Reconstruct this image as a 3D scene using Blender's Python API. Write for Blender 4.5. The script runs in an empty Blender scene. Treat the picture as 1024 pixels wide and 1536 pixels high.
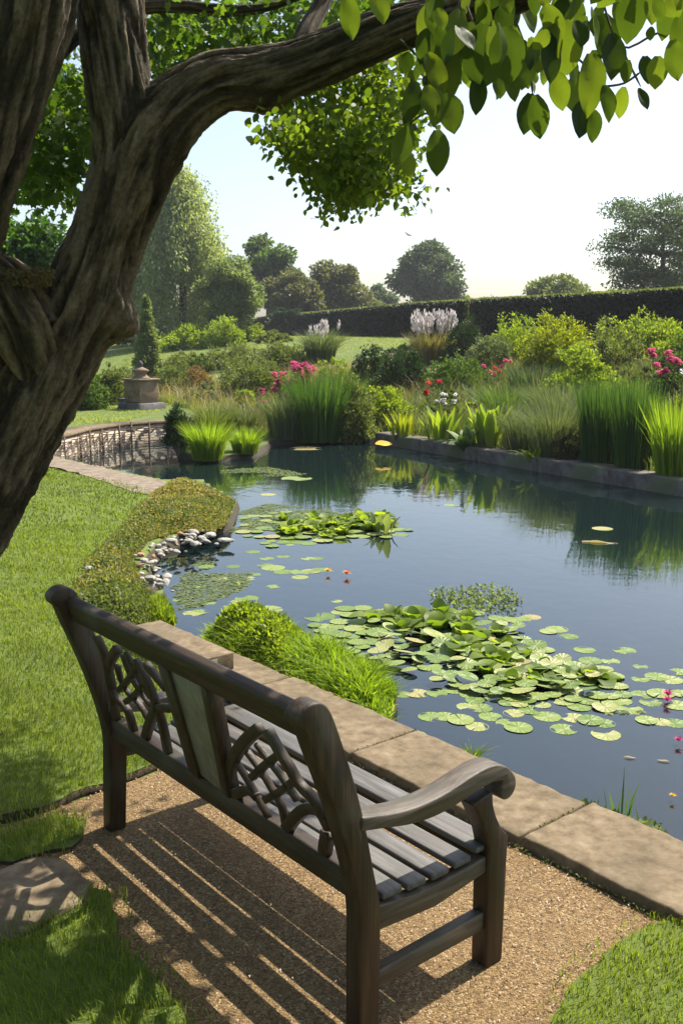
import bpy, math, random
import numpy as np
from mathutils import Vector, Matrix, noise as mnoise
rng = np.random.default_rng(7); random.seed(7)
S = bpy.context.scene; C = S.collection
R = math.radians
# ------------------------------------------------------------------ camera
F, TH, H = 1467.76, .176, 1.95
ct, st = math.cos(TH), math.sin(TH)
def ray(px, py):
    u = (px-512)/F; v = (py-768)/F
    return np.array([u, ct-v*st, -(st+v*ct)])
def gp(px, py, z=0.):
    d = ray(px, py); t = (z-H)/d[2]
    return np.array([d[0]*t, d[1]*t, z])
def at(px, py, dist):
    d = ray(px, py); t = dist/d[1]
    return np.array([d[0]*t, dist, H+d[2]*t])
cam = bpy.data.cameras.new('camera'); co = bpy.data.objects.new('camera', cam); C.objects.link(co)
co.location = (0, 0, H); co.rotation_euler = (math.pi/2-TH, 0, 0)
cam.sensor_fit = 'VERTICAL'; cam.sensor_height = 36; cam.lens = F/1536*36
cam.clip_end = 2000; cam.clip_start = .05
S.camera = co
# ------------------------------------------------------------------ light
SUN_EL, SUN_AZ = R(55), math.atan2(.763, .646)      # azimuth clockwise from +y
w = bpy.data.worlds.new('World'); S.world = w; w.use_nodes = True
nt = w.node_tree; bg = nt.nodes['Background']
sky = nt.nodes.new('ShaderNodeTexSky'); sky.sky_type = 'NISHITA'; sky.sun_disc = False
sky.sun_elevation = SUN_EL; sky.sun_rotation = SUN_AZ; sky.air_density = 1.0; sky.dust_density = 2.6; sky.ozone_density = 1.0
nt.links.new(sky.outputs[0], bg.inputs[0]); bg.inputs[1].default_value = .12
sl = bpy.data.lights.new('sun', 'SUN'); sl.energy = 4.8; sl.angle = R(.5); sl.color = (1, .94, .84)
so = bpy.data.objects.new('sun', sl); C.objects.link(so)
sd = Vector((math.sin(SUN_AZ)*math.cos(SUN_EL), math.cos(SUN_AZ)*math.cos(SUN_EL), math.sin(SUN_EL)))
so.rotation_euler = sd.to_track_quat('Z', 'Y').to_euler(); so.location = (20, 20, 40)
S.view_settings.view_transform = 'Standard'; S.view_settings.look = 'None'; S.view_settings.exposure = .95
S.cycles.max_bounces = 8; S.cycles.transparent_max_bounces = 8; S.cycles.use_denoising = True
S.cycles.caustics_reflective = False; S.cycles.caustics_refractive = False
S.cycles.sample_clamp_indirect = 6
# ------------------------------------------------------------------ materials
def new(name):
    m = bpy.data.materials.new(name); m.use_nodes = True
    n = m.node_tree; return m, n, n.nodes['Principled BSDF'], n.nodes['Material Output']
def N(n, t, **k):
    x = n.nodes.new(t)
    for a, b in k.items():
        if a in x.inputs: x.inputs[a].default_value = b
        else: setattr(x, a, b)
    return x
def ramp(n, fac, stops):
    r = n.nodes.new('ShaderNodeValToRGB'); e = r.color_ramp.elements
    while len(e) < len(stops): e.new(.5)
    for q, (p, c) in zip(e, stops): q.position = p; q.color = (*c, 1)
    n.links.new(fac, r.inputs[0]); return r.outputs[0]
def leafmat(name, cols, trans=.35, rough=.5, spec=.3, tint=(1.25, 1.3, .45)):
    m, n, p, out = new(name)
    g = N(n, 'ShaderNodeNewGeometry')
    col = ramp(n, g.outputs['Random Per Island'], [(i/max(1, len(cols)-1), c) for i, c in enumerate(cols)])
    n.links.new(col, p.inputs['Base Color']); p.inputs['Roughness'].default_value = rough
    p.inputs['Specular IOR Level'].default_value = spec
    t = N(n, 'ShaderNodeBsdfTranslucent'); mx = N(n, 'ShaderNodeMixShader', Fac=trans)
    mu = N(n, 'ShaderNodeMix', data_type='RGBA', blend_type='MULTIPLY'); mu.inputs[0].default_value = 1
    n.links.new(col, mu.inputs[6]); mu.inputs[7].default_value = (tint[0]*1.5, tint[1]*1.5, tint[2]*1.5, 1)
    n.links.new(mu.outputs[2], t.inputs[0])
    n.links.new(p.outputs[0], mx.inputs[1]); n.links.new(t.outputs[0], mx.inputs[2]); n.links.new(mx.outputs[0], out.inputs[0])
    return m
def noisemat(name, stops, scale=8, rough=.8, bump=.3, bscale=None, detail=6, stretch=(1, 1, 1), spec=.3, dist=.02, second=None):
    m, n, p, out = new(name)
    tc = N(n, 'ShaderNodeTexCoord'); mp = N(n, 'ShaderNodeMapping'); mp.inputs['Scale'].default_value = stretch
    n.links.new(tc.outputs['Object'], mp.inputs[0])
    a = N(n, 'ShaderNodeTexNoise', Scale=scale, Detail=detail, Roughness=.65); n.links.new(mp.outputs[0], a.inputs[0])
    col = ramp(n, a.outputs[0], stops)
    if second:
        sc, c2, lo, hi = second
        b2 = N(n, 'ShaderNodeTexNoise', Scale=sc, Detail=4); n.links.new(tc.outputs['Object'], b2.inputs[0])
        f2 = N(n, 'ShaderNodeMapRange'); f2.inputs[1].default_value = lo; f2.inputs[2].default_value = hi; n.links.new(b2.outputs[0], f2.inputs[0])
        mx = N(n, 'ShaderNodeMix', data_type='RGBA'); n.links.new(f2.outputs[0], mx.inputs[0]); n.links.new(col, mx.inputs[6]); mx.inputs[7].default_value = (*c2, 1)
        col = mx.outputs[2]
    n.links.new(col, p.inputs['Base Color']); p.inputs['Roughness'].default_value = rough; p.inputs['Specular IOR Level'].default_value = spec
    b = N(n, 'ShaderNodeTexNoise', Scale=bscale or scale*4, Detail=8, Roughness=.7); n.links.new(mp.outputs[0], b.inputs[0])
    bm = N(n, 'ShaderNodeBump', Strength=bump, Distance=dist); n.links.new(b.outputs[0], bm.inputs['Height']); n.links.new(bm.outputs[0], p.inputs['Normal'])
    return m
M = {}
M['wood'] = noisemat('bench_wood', [(.3, (.035, .024, .015)), (.5, (.075, .056, .036)), (.72, (.13, .105, .075))], 5, .5, .35, 30, stretch=(1, 1, 1), dist=.004, second=(3, (.085, .08, .045), .5, .75))
def woodgrain(name, axis, a, b, c, rough=.5):
    s = [14, 14, 14]; s[axis] = .9
    return noisemat(name, [(.3, a), (.5, b), (.7, c)], 4, rough, .5, 9, stretch=s, dist=.004, spec=.4, second=(5, (.06, .06, .04), .55, .8))
DK = ((.014, .0075, .0035), (.033, .0195, .009), (.064, .043, .022))
GR = ((.052, .046, .04), (.098, .09, .08), (.165, .154, .14))
M['wx'] = woodgrain('dark_wood_along', 0, *DK); M['wz'] = woodgrain('dark_wood_upright', 2, *DK); M['wy'] = woodgrain('worn_wood_arm', 1, (.045, .033, .021), (.09, .07, .049), (.15, .125, .094))
M['slat'] = woodgrain('weathered_slat', 0, *GR); M['board'] = woodgrain('olive_board', 2, (.13, .115, .075), (.19, .17, .115), (.25, .225, .16))  # splat board is a lighter olive brown wood than the frame
M['bark'] = None
M['stone'] = noisemat('sandstone', [(.3, (.095, .067, .037)), (.46, (.15, .11, .064)), (.56, (.19, .143, .087)), (.75, (.26, .205, .135))], 14, .9, .6, 90, dist=.004, second=(1.7, (.07, .058, .033), .48, .7))
M['stonedark'] = noisemat('edging_stone', [(.3, (.05, .043, .035)), (.5, (.11, .095, .075)), (.7, (.19, .165, .13))], 5, .9, .6, 25, dist=.01, second=(1.5, (.1, .11, .05), .5, .7))
M['stonepale'] = noisemat('pale_stone', [(.3, (.2, .17, .13)), (.48, (.36, .33, .28)), (.75, (.5, .47, .42))], 9, .85, .5, 30, dist=.01)
M['stonered'] = noisemat('red_stone', [(.3, (.3, .14, .08)), (.6, (.42, .22, .13)), (.8, (.5, .33, .22))], 9, .85, .5, 30, dist=.01)
M['urn'] = noisemat('urn_stone', [(.3, (.14, .1, .065)), (.55, (.23, .17, .115)), (.75, (.32, .25, .18))], 4, .9, .4, 20, dist=.01)
M['urndark'] = noisemat('urn_lead', [(.3, (.05, .048, .045)), (.7, (.16, .15, .14))], 6, .7, .3, 20)
M['soil'] = noisemat('soil', [(.3, (.035, .024, .015)), (.7, (.11, .08, .05))], 20, .95, .8, 60)
M['rust'] = noisemat('wattle_wood', [(.3, (.09, .06, .038)), (.7, (.2, .14, .09))], 12, .9, .5)
M['turf'] = noisemat('turf', [(.25, (.06, .085, .012)), (.5, (.1, .14, .022)), (.75, (.15, .19, .035))], 2.5, .9, .5, 120, dist=.02, second=(.35, (.09, .12, .025), .45, .7))
M['meadow'] = noisemat('far_turf', [(.25, (.1, .15, .025)), (.5, (.15, .2, .04)), (.75, (.22, .25, .07))], .6, .95, .4, 20, dist=.05)
n = M['turf'].node_tree; p = n.nodes['Principled BSDF']; ge = N(n, 'ShaderNodeNewGeometry'); sx = N(n, 'ShaderNodeSeparateXYZ'); n.links.new(ge.outputs['Position'], sx.inputs[0])
mr = N(n, 'ShaderNodeMapRange'); mr.inputs[1].default_value = -.03; mr.inputs[2].default_value = -.012; n.links.new(sx.outputs[2], mr.inputs[0]); old = p.inputs['Base Color'].links[0].from_socket
mx = N(n, 'ShaderNodeMix', data_type='RGBA'); n.links.new(mr.outputs[0], mx.inputs[0]); mx.inputs[6].default_value = (.05, .042, .025, 1); n.links.new(old, mx.inputs[7]); n.links.new(mx.outputs[2], p.inputs['Base Color'])
# gravel
m, n, p, o_ = new('gravel'); M['gravel'] = m
tc = N(n, 'ShaderNodeTexCoord'); v1 = N(n, 'ShaderNodeTexVoronoi', Scale=160); n.links.new(tc.outputs['Object'], v1.inputs[0])
hs = N(n, 'ShaderNodeSeparateColor'); n.links.new(v1.outputs['Color'], hs.inputs[0])
cl = ramp(n, hs.outputs[0], [(0, (.068, .037, .011)), (.35, (.15, .088, .03)), (.7, (.215, .134, .05)), (.92, (.28, .185, .08)), (1, (.38, .29, .16))])
nz = N(n, 'ShaderNodeTexNoise', Scale=3.5, Detail=5); n.links.new(tc.outputs['Object'], nz.inputs[0])
nr = N(n, 'ShaderNodeMapRange'); nr.inputs[1].default_value = .5; nr.inputs[2].default_value = .75; nr.inputs[4].default_value = .6; n.links.new(nz.outputs[0], nr.inputs[0])
mx = N(n, 'ShaderNodeMix', data_type='RGBA'); n.links.new(nr.outputs[0], mx.inputs[0]); n.links.new(cl, mx.inputs[6]); mx.inputs[7].default_value = (.13, .078, .027, 1)
n.links.new(mx.outputs[2], p.inputs['Base Color']); p.inputs['Roughness'].default_value = .9
bm = N(n, 'ShaderNodeBump', Strength=.9, Distance=.006); bm.invert = True; n.links.new(v1.outputs['Distance'], bm.inputs['Height']); n.links.new(bm.outputs[0], p.inputs['Normal'])
M['grit'] = leafmat('grit', [(.1, .065, .035), (.2, .14, .08), (.28, .2, .12), (.42, .35, .25)], .02)
# water
m, n, p, o_ = new('pond_water'); M['water'] = m
p.inputs['Base Color'].default_value = (.007, .014, .014, 1); p.inputs['Roughness'].default_value = .025; p.inputs['IOR'].default_value = 1.56
tc = N(n, 'ShaderNodeTexCoord'); mp = N(n, 'ShaderNodeMapping'); mp.inputs['Scale'].default_value = (1, .8, 1); n.links.new(tc.outputs['Object'], mp.inputs[0])
a = N(n, 'ShaderNodeTexNoise', Scale=5, Detail=3); n.links.new(mp.outputs[0], a.inputs[0])
bm = N(n, 'ShaderNodeBump', Strength=.10, Distance=.02); n.links.new(a.outputs[0], bm.inputs['Height']); n.links.new(bm.outputs[0], p.inputs['Normal'])
# bark
m, n, p, o_ = new('bark'); M['bark'] = m
at_ = N(n, 'ShaderNodeAttribute', attribute_name='barkuv')
mp = N(n, 'ShaderNodeMapping'); mp.inputs['Scale'].default_value = (1, 1, 1); n.links.new(at_.outputs['Vector'], mp.inputs[0])
a = N(n, 'ShaderNodeTexNoise', Scale=11, Detail=10, Roughness=.72, Distortion=.4); n.links.new(mp.outputs[0], a.inputs[0])
col = ramp(n, a.outputs[0], [(.34, (.032, .022, .013)), (.43, (.18, .135, .088)), (.57, (.31, .24, .162)), (.74, (.45, .37, .27))])
tc = N(n, 'ShaderNodeTexCoord'); b2 = N(n, 'ShaderNodeTexNoise', Scale=2.2, Detail=5); n.links.new(tc.outputs['Object'], b2.inputs[0])
f2 = N(n, 'ShaderNodeMapRange'); f2.inputs[1].default_value = .52; f2.inputs[2].default_value = .72; f2.inputs[4].default_value = .6; n.links.new(b2.outputs[0], f2.inputs[0])
mx = N(n, 'ShaderNodeMix', data_type='RGBA'); n.links.new(f2.outputs[0], mx.inputs[0]); n.links.new(col, mx.inputs[6]); mx.inputs[7].default_value = (.11, .11, .05, 1)
c3 = N(n, 'ShaderNodeTexNoise', Scale=38, Detail=6, Roughness=.7); n.links.new(tc.outputs['Object'], c3.inputs[0])
m3 = N(n, 'ShaderNodeMapRange'); m3.inputs[1].default_value = .3; m3.inputs[2].default_value = .7; m3.inputs[3].default_value = .55; m3.inputs[4].default_value = 1.35; n.links.new(c3.outputs[0], m3.inputs[0])
ga = N(n, 'ShaderNodeAttribute', attribute_name='groove'); gm = N(n, 'ShaderNodeMapRange'); gm.inputs[1].default_value = .1; gm.inputs[2].default_value = .7; gm.inputs[3].default_value = .3; n.links.new(ga.outputs['Fac'], gm.inputs[0]); gx = N(n, 'ShaderNodeMath', operation='MULTIPLY'); n.links.new(gm.outputs[0], gx.inputs[0]); n.links.new(m3.outputs[0], gx.inputs[1])
mv = N(n, 'ShaderNodeVectorMath', operation='SCALE'); n.links.new(mx.outputs[2], mv.inputs[0]); n.links.new(gx.outputs[0], mv.inputs[3])
n.links.new(mv.outputs[0], p.inputs['Base Color']); p.inputs['Roughness'].default_value = .9; p.inputs['Specular IOR Level'].default_value = .2
wv = N(n, 'ShaderNodeTexNoise', Scale=15, Detail=12, Roughness=.78, Distortion=.4); n.links.new(mp.outputs[0], wv.inputs[0])
ad_ = N(n, 'ShaderNodeMath', operation='MULTIPLY_ADD'); ad_.inputs[1].default_value = .45; n.links.new(c3.outputs[0], ad_.inputs[0]); n.links.new(wv.outputs[0], ad_.inputs[2])
bm = N(n, 'ShaderNodeBump', Strength=1, Distance=.05); n.links.new(ad_.outputs[0], bm.inputs['Height']); n.links.new(bm.outputs[0], p.inputs['Normal'])
M['barkplain'] = noisemat('far_bark', [(.3, (.05, .04, .03)), (.7, (.15, .12, .09))], 6, .95, .5)
M['moss'] = leafmat('moss', [(.1, .06, .02), (.14, .1, .03), (.08, .1, .02)], .1)
# foliage palettes
def pal(base, var=.35, warm=.2):
    b = np.array(base); out = []
    for k in (-1, -.3, .4, 1):
        c = b*(1+var*k); c[0] *= 1+warm*k*.5; out.append(tuple(np.clip(c, .003, .9)))
    return out
LM = {k: leafmat('foliage_'+k, pal(c), t) for k, (c, t) in {
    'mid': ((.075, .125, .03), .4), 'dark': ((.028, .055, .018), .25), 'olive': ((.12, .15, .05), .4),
    'yellow': ((.24, .27, .018), .4), 'lime': ((.19, .25, .03), .45), 'grey': ((.11, .14, .075), .35),
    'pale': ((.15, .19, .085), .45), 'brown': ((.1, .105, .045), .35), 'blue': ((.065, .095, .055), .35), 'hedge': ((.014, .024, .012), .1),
    'crown': ((.06, .105, .016), .6), 'maple': ((.045, .1, .016), .5), 'big': ((.06, .092, .013), .5), 'reed': ((.06, .12, .025), .4), 'reedlime': ((.19, .27, .025), .5),
    'bough': ((.105, .15, .02), .6), 'willow': ((.24, .28, .14), .5), 'raft': ((.15, .21, .03), .5), 'meadow': ((.17, .2, .06), .4), 'lawn': ((.145, .185, .026), .45), 'lawnfar': ((.27, .3, .07), .4), 'tan': ((.21, .18, .075), .3), 'mat': ((.3, .25, .1), .35), 'straw': ((.24, .19, .1), .3), 'rosy': ((.2, .13, .06), .3)}.items()}
PET = {k: leafmat('petal_'+k, pal(c, .25, 0), .35, tint=(1, 1, 1)) for k, c in {
    'pink': (.62, .12, .25), 'red': (.6, .035, .06), 'white': (.8, .78, .8), 'magenta': (.5, .05, .2), 'yellow': (.75, .48, .03), 'plume': (.6, .55, .52), 'orange': (.7, .25, .04)}.items()}
# ------------------------------------------------------------------ mesh helpers
def mesh(name, V, L, Z, mat, smooth=False):
    me = bpy.data.meshes.new(name); V = np.asarray(V, np.float32); L = np.asarray(L, np.int32); Z = np.asarray(Z, np.int32)
    me.vertices.add(len(V)); me.vertices.foreach_set('co', V.ravel())
    me.loops.add(len(L)); me.loops.foreach_set('vertex_index', L)
    me.polygons.add(len(Z)); st_ = np.zeros(len(Z), np.int32); st_[1:] = np.cumsum(Z)[:-1]
    me.polygons.foreach_set('loop_start', st_); me.polygons.foreach_set('loop_total', Z)
    if smooth: me.polygons.foreach_set('use_smooth', np.ones(len(Z), bool))
    me.update(calc_edges=True); me.validate(); me.materials.append(mat); return me
def link(name, me, parent=None, loc=None):
    o = bpy.data.objects.new(name, me); C.objects.link(o)
    if parent is not None: o.parent = parent
    if loc is not None: o.location = tuple(loc)
    return o
def tag(o, label=None, cat=None, group=None, kind=None):
    if label: o['label'] = label
    if cat: o['category'] = cat
    if group: o['group'] = group
    if kind: o['kind'] = kind
    return o
def thing(name, label, cat, loc, rz=0, group=None):
    o = bpy.data.objects.new(name, None); C.objects.link(o); o.location = tuple(loc); o.rotation_euler = (0, 0, rz); o.empty_display_size = .1
    return tag(o, label, cat, group)
class MB:
    def __init__(s): s.V = []; s.L = []; s.Z = []; s.n = 0
    def add(s, V, faces):
        for f in faces: s.L += [i+s.n for i in f]; s.Z.append(len(f))
        s.V += [tuple(v) for v in V]; s.n += len(V)
    def raw(s, V, L, Z):
        s.L += list(np.asarray(L)+s.n); s.Z += list(Z); s.V += list(map(tuple, V)); s.n += len(V)
    def box(s, c, d, rot=None):
        x, y, z = [k/2 for k in d]; V = [Vector((a, b, e)) for a in (-x, x) for b in (-y, y) for e in (-z, z)]
        if rot is not None: V = [rot @ v for v in V]
        s.add([v+Vector(c) for v in V], [(0, 1, 3, 2), (4, 6, 7, 5), (0, 4, 5, 1), (2, 3, 7, 6), (0, 2, 6, 4), (1, 5, 7, 3)])
    def prism(s, pts, x0, x1, ax='x'):
        """closed outline (a,b) extruded along one axis"""
        k = len(pts)
        def q(a, b, x): return (x, a, b) if ax == 'x' else ((a, x, b) if ax == 'y' else (a, b, x))
        V = [q(a, b, x0) for a, b in pts]+[q(a, b, x1) for a, b in pts]
        s.add(V, [tuple(range(k))[::-1], tuple(range(k, 2*k))]+[(i, (i+1) % k, k+(i+1) % k, k+i) for i in range(k)])
    def tube(s, P, r, k=8, cap=True):
        P = [Vector(p) for p in P]; rr = r if hasattr(r, '__len__') else [r]*len(P)
        up = Vector((0, 0, 1)); base = s.n; V = []
        for i, p in enumerate(P):
            t = (P[min(i+1, len(P)-1)]-P[max(i-1, 0)]).normalized()
            a = t.cross(up if abs(t.z) < .95 else Vector((1, 0, 0))).normalized(); b = t.cross(a)
            V += [p+(a*math.cos(2*math.pi*j/k)+b*math.sin(2*math.pi*j/k))*rr[i] for j in range(k)]
        f = [(i*k+j, i*k+(j+1) % k, (i+1)*k+(j+1) % k, (i+1)*k+j) for i in range(len(P)-1) for j in range(k)]
        if cap: f += [tuple(range(k))[::-1], tuple(range((len(P)-1)*k, len(P)*k))]
        s.add(V, f)
    def lathe(s, prof, k=20, c=(0, 0, 0)):
        V = [(c[0]+r*math.cos(2*math.pi*j/k), c[1]+r*math.sin(2*math.pi*j/k), c[2]+z) for r, z in prof for j in range(k)]
        n_ = len(prof)
        s.add(V, [(i*k+j, i*k+(j+1) % k, (i+1)*k+(j+1) % k, (i+1)*k+j) for i in range(n_-1) for j in range(k)]+[tuple(range(k))[::-1], tuple(range((n_-1)*k, n_*k))])
    def build(s, name, mat, parent=None, loc=None, bevel=0, smooth=False, seg=2):
        me = mesh(name, s.V, s.L, s.Z, mat, smooth); o = link(name, me, parent, loc)
        if bevel:
            b = o.modifiers.new('bevel', 'BEVEL'); b.width = bevel; b.segments = seg; b.limit_method = 'ANGLE'; b.angle_limit = R(40)
        return o
def unit(a): return a/np.maximum(np.linalg.norm(a, axis=-1, keepdims=True), 1e-9)
def rdir(n): return unit(rng.normal(size=(n, 3)))
def leaves(P, D, ln, wd, fold=.25, up=None):
    """one folded four-point leaf per point: P base, D direction"""
    n_ = len(P); D = unit(D); up = rdir(n_) if up is None else up
    s_ = unit(np.cross(D, up)); nn = np.cross(s_, D)
    ln = np.broadcast_to(ln, n_)[:, None]; wd = np.broadcast_to(wd, n_)[:, None]
    mid = P+D*ln*.45
    V = np.stack([P, mid+s_*wd*.5+nn*wd*fold, P+D*ln-nn*ln*.12, mid-s_*wd*.5+nn*wd*fold], 1).reshape(-1, 3)
    return V, np.arange(n_*4), np.full(n_, 4)
LOBE = np.array([(0, 0), (.28, -.02), (.2, .2), (.5, .3), (.3, .45), (.36, .7), (.14, .68), (0, 1), (-.14, .68), (-.36, .7), (-.3, .45), (-.5, .3), (-.2, .2), (-.28, -.02)])
def lobed(P, D, ln, up=None, LOBE=LOBE):
    n_ = len(P); D = unit(D); up = rdir(n_) if up is None else up
    s_ = unit(np.cross(D, up)); nn = np.cross(s_, D); ln = np.broadcast_to(ln, n_)[:, None, None]
    k = len(LOBE)
    V = P[:, None, :]+ln*(s_[:, None, :]*LOBE[None, :, :1]+D[:, None, :]*LOBE[None, :, 1:]+nn[:, None, :]*(np.abs(LOBE[None, :, :1])*.35-LOBE[None, :, 1:]**2*.2))
    return V.reshape(-1, 3), np.arange(n_*k), np.full(n_, k)
def blades(P, h, wd, lean, bend=.5):
    """grass blades: quad + tip triangle"""
    n_ = len(P); h = np.broadcast_to(h, n_)[:, None]; wd = np.broadcast_to(wd, n_)[:, None]
    a = rng.uniform(0, 2*np.pi, n_); s_ = np.stack([np.cos(a), np.sin(a), np.zeros(n_)], 1)
    l3 = np.concatenate([lean, np.zeros((n_, 1))], 1); z = np.array([0, 0, 1.])
    mid = P+z*h*.55+l3*h*.35*(1-bend*.5); tip = P+z*h*(1-.25*np.linalg.norm(lean, axis=1, keepdims=True))+l3*h*(.75+bend*.4)
    V = np.stack([P-s_*wd*.5, P+s_*wd*.5, mid+s_*wd*.42, mid-s_*wd*.42, tip], 1).reshape(-1, 3)
    b = np.arange(n_)[:, None]*5
    L = np.concatenate([b+[0, 1, 2, 3], b+[3, 2, 4]], 1).ravel()
    return V, L, np.tile([4, 3], n_)
def inpoly(P, poly):
    x, y = P[:, 0], P[:, 1]; c = np.zeros(len(P), bool); j = len(poly)-1
    for i in range(len(poly)):
        xi, yi = poly[i][:2]; xj, yj = poly[j][:2]
        k = ((yi > y) != (yj > y)) & (x < (xj-xi)*(y-yi)/((yj-yi) or 1e-9)+xi); c ^= k; j = i
    return c
def pdist(P, poly, closed=True):
    d = np.full(len(P), 1e9); q = [np.array(p[:2], float) for p in poly]
    for a, b in zip(q, q[1:]+(q[:1] if closed else [])):
        ab = b-a; t = np.clip(((P[:, :2]-a)@ab)/(ab@ab+1e-12), 0, 1)
        d = np.minimum(d, np.linalg.norm(P[:, :2]-(a+t[:, None]*ab), axis=1))
    return d
def scatter(poly, n_):
    q = np.array([p[:2] for p in poly]); lo, hi = q.min(0), q.max(0); out = np.zeros((0, 2))
    while len(out) < n_:
        c = rng.uniform(lo, hi, (n_*2, 2)); out = np.concatenate([out, c[inpoly(c, poly)]])
    return out[:n_]
def vnoise(P, sc, seed=0):
    """cheap smooth noise from a few sines"""
    r_ = np.random.default_rng(seed); out = np.zeros(len(P))
    for k in range(5):
        d = r_.normal(size=P.shape[1]); out += np.sin((P@d)*sc*(.6+.35*k)+r_.uniform(0, 6.3))/(1+.4*k)
    return out/3
# ------------------------------------------------------------------ setting
UB = np.array([-.6347, .7728]); NB = np.array([.7728, .6347]); OB = np.array([.0523, 2.434])
def un(u, n_, z=0.): q = OB+UB*u+NB*n_; return np.array([q[0], q[1], z])
POND = [un(-6, 1.6), un(4.02, 1.62), tuple(gp(256, 930, -.1)[:2]), tuple(gp(244, 900, -.1)[:2]), tuple(gp(232, 872, -.1)[:2]), tuple(gp(226, 845, -.1)[:2]), tuple(gp(256, 818, -.1)[:2]), tuple(gp(310, 803, -.1)[:2]), tuple(gp(345, 790, -.1)[:2]), tuple(gp(356, 760, -.1)[:2]), tuple(gp(305, 728, -.1)[:2]), (-2.4, 13.6), (-3.3, 14.6), (-4.95, 16.5), (-4.8, 17.8),
        (-4.45, 18.8), (-3.9, 19.4), (-3.3, 19.7), (-3.05, 18.4), (-2.8, 17.0), (-2.1, 16.4), (-1.5, 17.2), (-1.35, 19.2), (-.16, 19.7), (.77, 19.6), (4.55, 12.8), (7.6, 7.4), (8.6, 4.5), (7.5, .5)]
WZ = -.12
EA = np.array([.77, 19.6]); EN = np.array([.8735, .4868])
def sm(t): t = np.clip(t, 0, 1); return t*t*(3-2*t)
def terr(P):
    P = np.atleast_2d(np.asarray(P, float))[:, :2]
    e = (P-EA)@EN; ee = np.maximum(e, 0)
    z = 2.12*(1-np.exp(-(ee/8.)**1.3))
    z = np.maximum(z, .25*sm((P[:, 1]-15.5)/3)*sm((-P[:, 0]-1.8)/1.2))
    z = z-np.maximum(ee-45, 0)*.012
    z = z+vnoise(P, .5, 3)*.05*sm((P[:, 1]-20)/8)
    z = z-.004
    ins = inpoly(P, POND); d = pdist(P, POND)
    z = np.where(ins, np.minimum(z, 0)-.7*sm(d/.25)-.03, z)
    return z
def tg(px, py):
    d = ray(px, py); o = np.array([0, 0, H])
    t = np.concatenate([np.arange(2, 60, .1), np.arange(60, 260, .5)]); P = o+d*t[:, None]; z = terr(P)
    k = np.nonzero(P[:, 2] <= z)[0]
    k = k[0] if len(k) else len(t)-1
    return np.array([P[k, 0], P[k, 1], z[k]])
def grid(xs, ys):
    X, Y = np.meshgrid(xs, ys); P = np.stack([X.ravel(), Y.ravel()], 1); nx, ny = len(xs), len(ys)
    i = (np.arange(ny-1)[:, None]*nx+np.arange(nx-1)).ravel()
    return P, np.stack([i, i+1, i+nx+1, i+nx], 1).ravel(), np.full(len(i), 4)
xs = np.concatenate([[-700, -400, -250, -160, -110], np.arange(-80, -24, 4), np.arange(-24, -7, .8), np.arange(-7, 10, .13), np.arange(10, 40, 1.2), np.arange(40, 90, 5), [110, 160, 250, 400, 700]])
ys = np.concatenate([[-60, -30, -15, -8, -4], np.arange(-2, 22, .13), np.arange(22, 60, .8), np.arange(60, 140, 5), [160, 220, 320, 500, 900]])
P, L_, Z_ = grid(xs, ys)
ground = link('ground', mesh('ground', np.c_[P, terr(P)], L_, Z_, M['turf'], True)); tag(ground, kind='structure')
def sheet(name, poly, z, mat, kind='structure', th=0, side=None):
    b = MB(); q = [tuple(p[:2]) for p in poly]
    ar = sum(a[0]*c[1]-c[0]*a[1] for a, c in zip(q, q[1:]+q[:1]))
    if ar < 0: q = q[::-1]
    if th: b.prism(q, z-th, z, 'z')
    else: b.add([(*p, z) for p in q], [tuple(range(len(q)))])
    o = b.build(name, mat); tag(o, kind=kind); return o
def wob(poly, amp, step=.08, seed=1):
    """subdivide an outline and roughen it"""
    q = [np.array(p[:2], float) for p in poly]; out = []
    r_ = np.random.default_rng(seed)
    for a, b in zip(q, q[1:]+q[:1]):
        n_ = max(1, int(np.linalg.norm(b-a)/step)); t = (b-a)/max(1e-6, np.linalg.norm(b-a)); nn = np.array([-t[1], t[0]])
        for i in range(n_): out.append(a+(b-a)*i/n_+nn*r_.normal()*amp*(i > 0))
    return out
sheet('pond_water', [un(-6.3, 1.45), un(4.2, 1.45), (-2.6, 8), (-2.5, 10), (-2.6, 12.6), (-3.6, 14.1), (-5.6, 16.5), (-5.4, 19.2), (-3.6, 20.6), (0, 20.4), (1.4, 20), (5.4, 13), (8.8, 8), (9.5, 4), (8, 0)], WZ, M['water'])
bed = [(-1.2, 19.9), (1., 19.8), (4.75, 13.0), (8, 7.4), (12, 8), (17, 20), (14, 28), (6, 40), (2, 36), (1.2, 31), (-1, 27), (-6, 27), (-7, 22.5), (-4, 21.6)]
# gravel apron round the bench
GRAV = [gp(0, 1246), gp(110, 1205), gp(235, 1160), un(2.35, .75), un(2.35, 1.16), un(-.4, 1.17), un(-1.4, 1.17), un(-1.4, -1.4), un(2.2, -1.0)]
sheet('gravel_path', GRAV, .006, M['gravel'])
LAWN = [gp(-160, 1262), gp(0, 1236), gp(60, 1224), gp(110, 1200), gp(180, 1175), gp(250, 1148), un(2.15, .8), un(2.2, 1.15), un(3.2, 1.17), un(4.2, 1.22), (-1.75, 6.8), (-2.1, 7.4), (-2.3, 9), (-1.9, 10.4), (-2.0, 11.6), (-2.9, 12.9), (-4.2, 14.3), (-5.6, 16), (-9, 16), (-9, 4)]
LAWNR = [gp(822, 1560), gp(850, 1500), gp(905, 1440), gp(965, 1400), gp(1040, 1380), gp(1500, 1700), gp(900, 1900)]
LAWNL = [gp(-60, 1440), gp(20, 1415), gp(90, 1380), gp(140, 1340), gp(165, 1345), gp(180, 1420), gp(240, 1480), gp(300, 1560), gp(320, 1700), gp(-200, 1700)]
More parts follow.
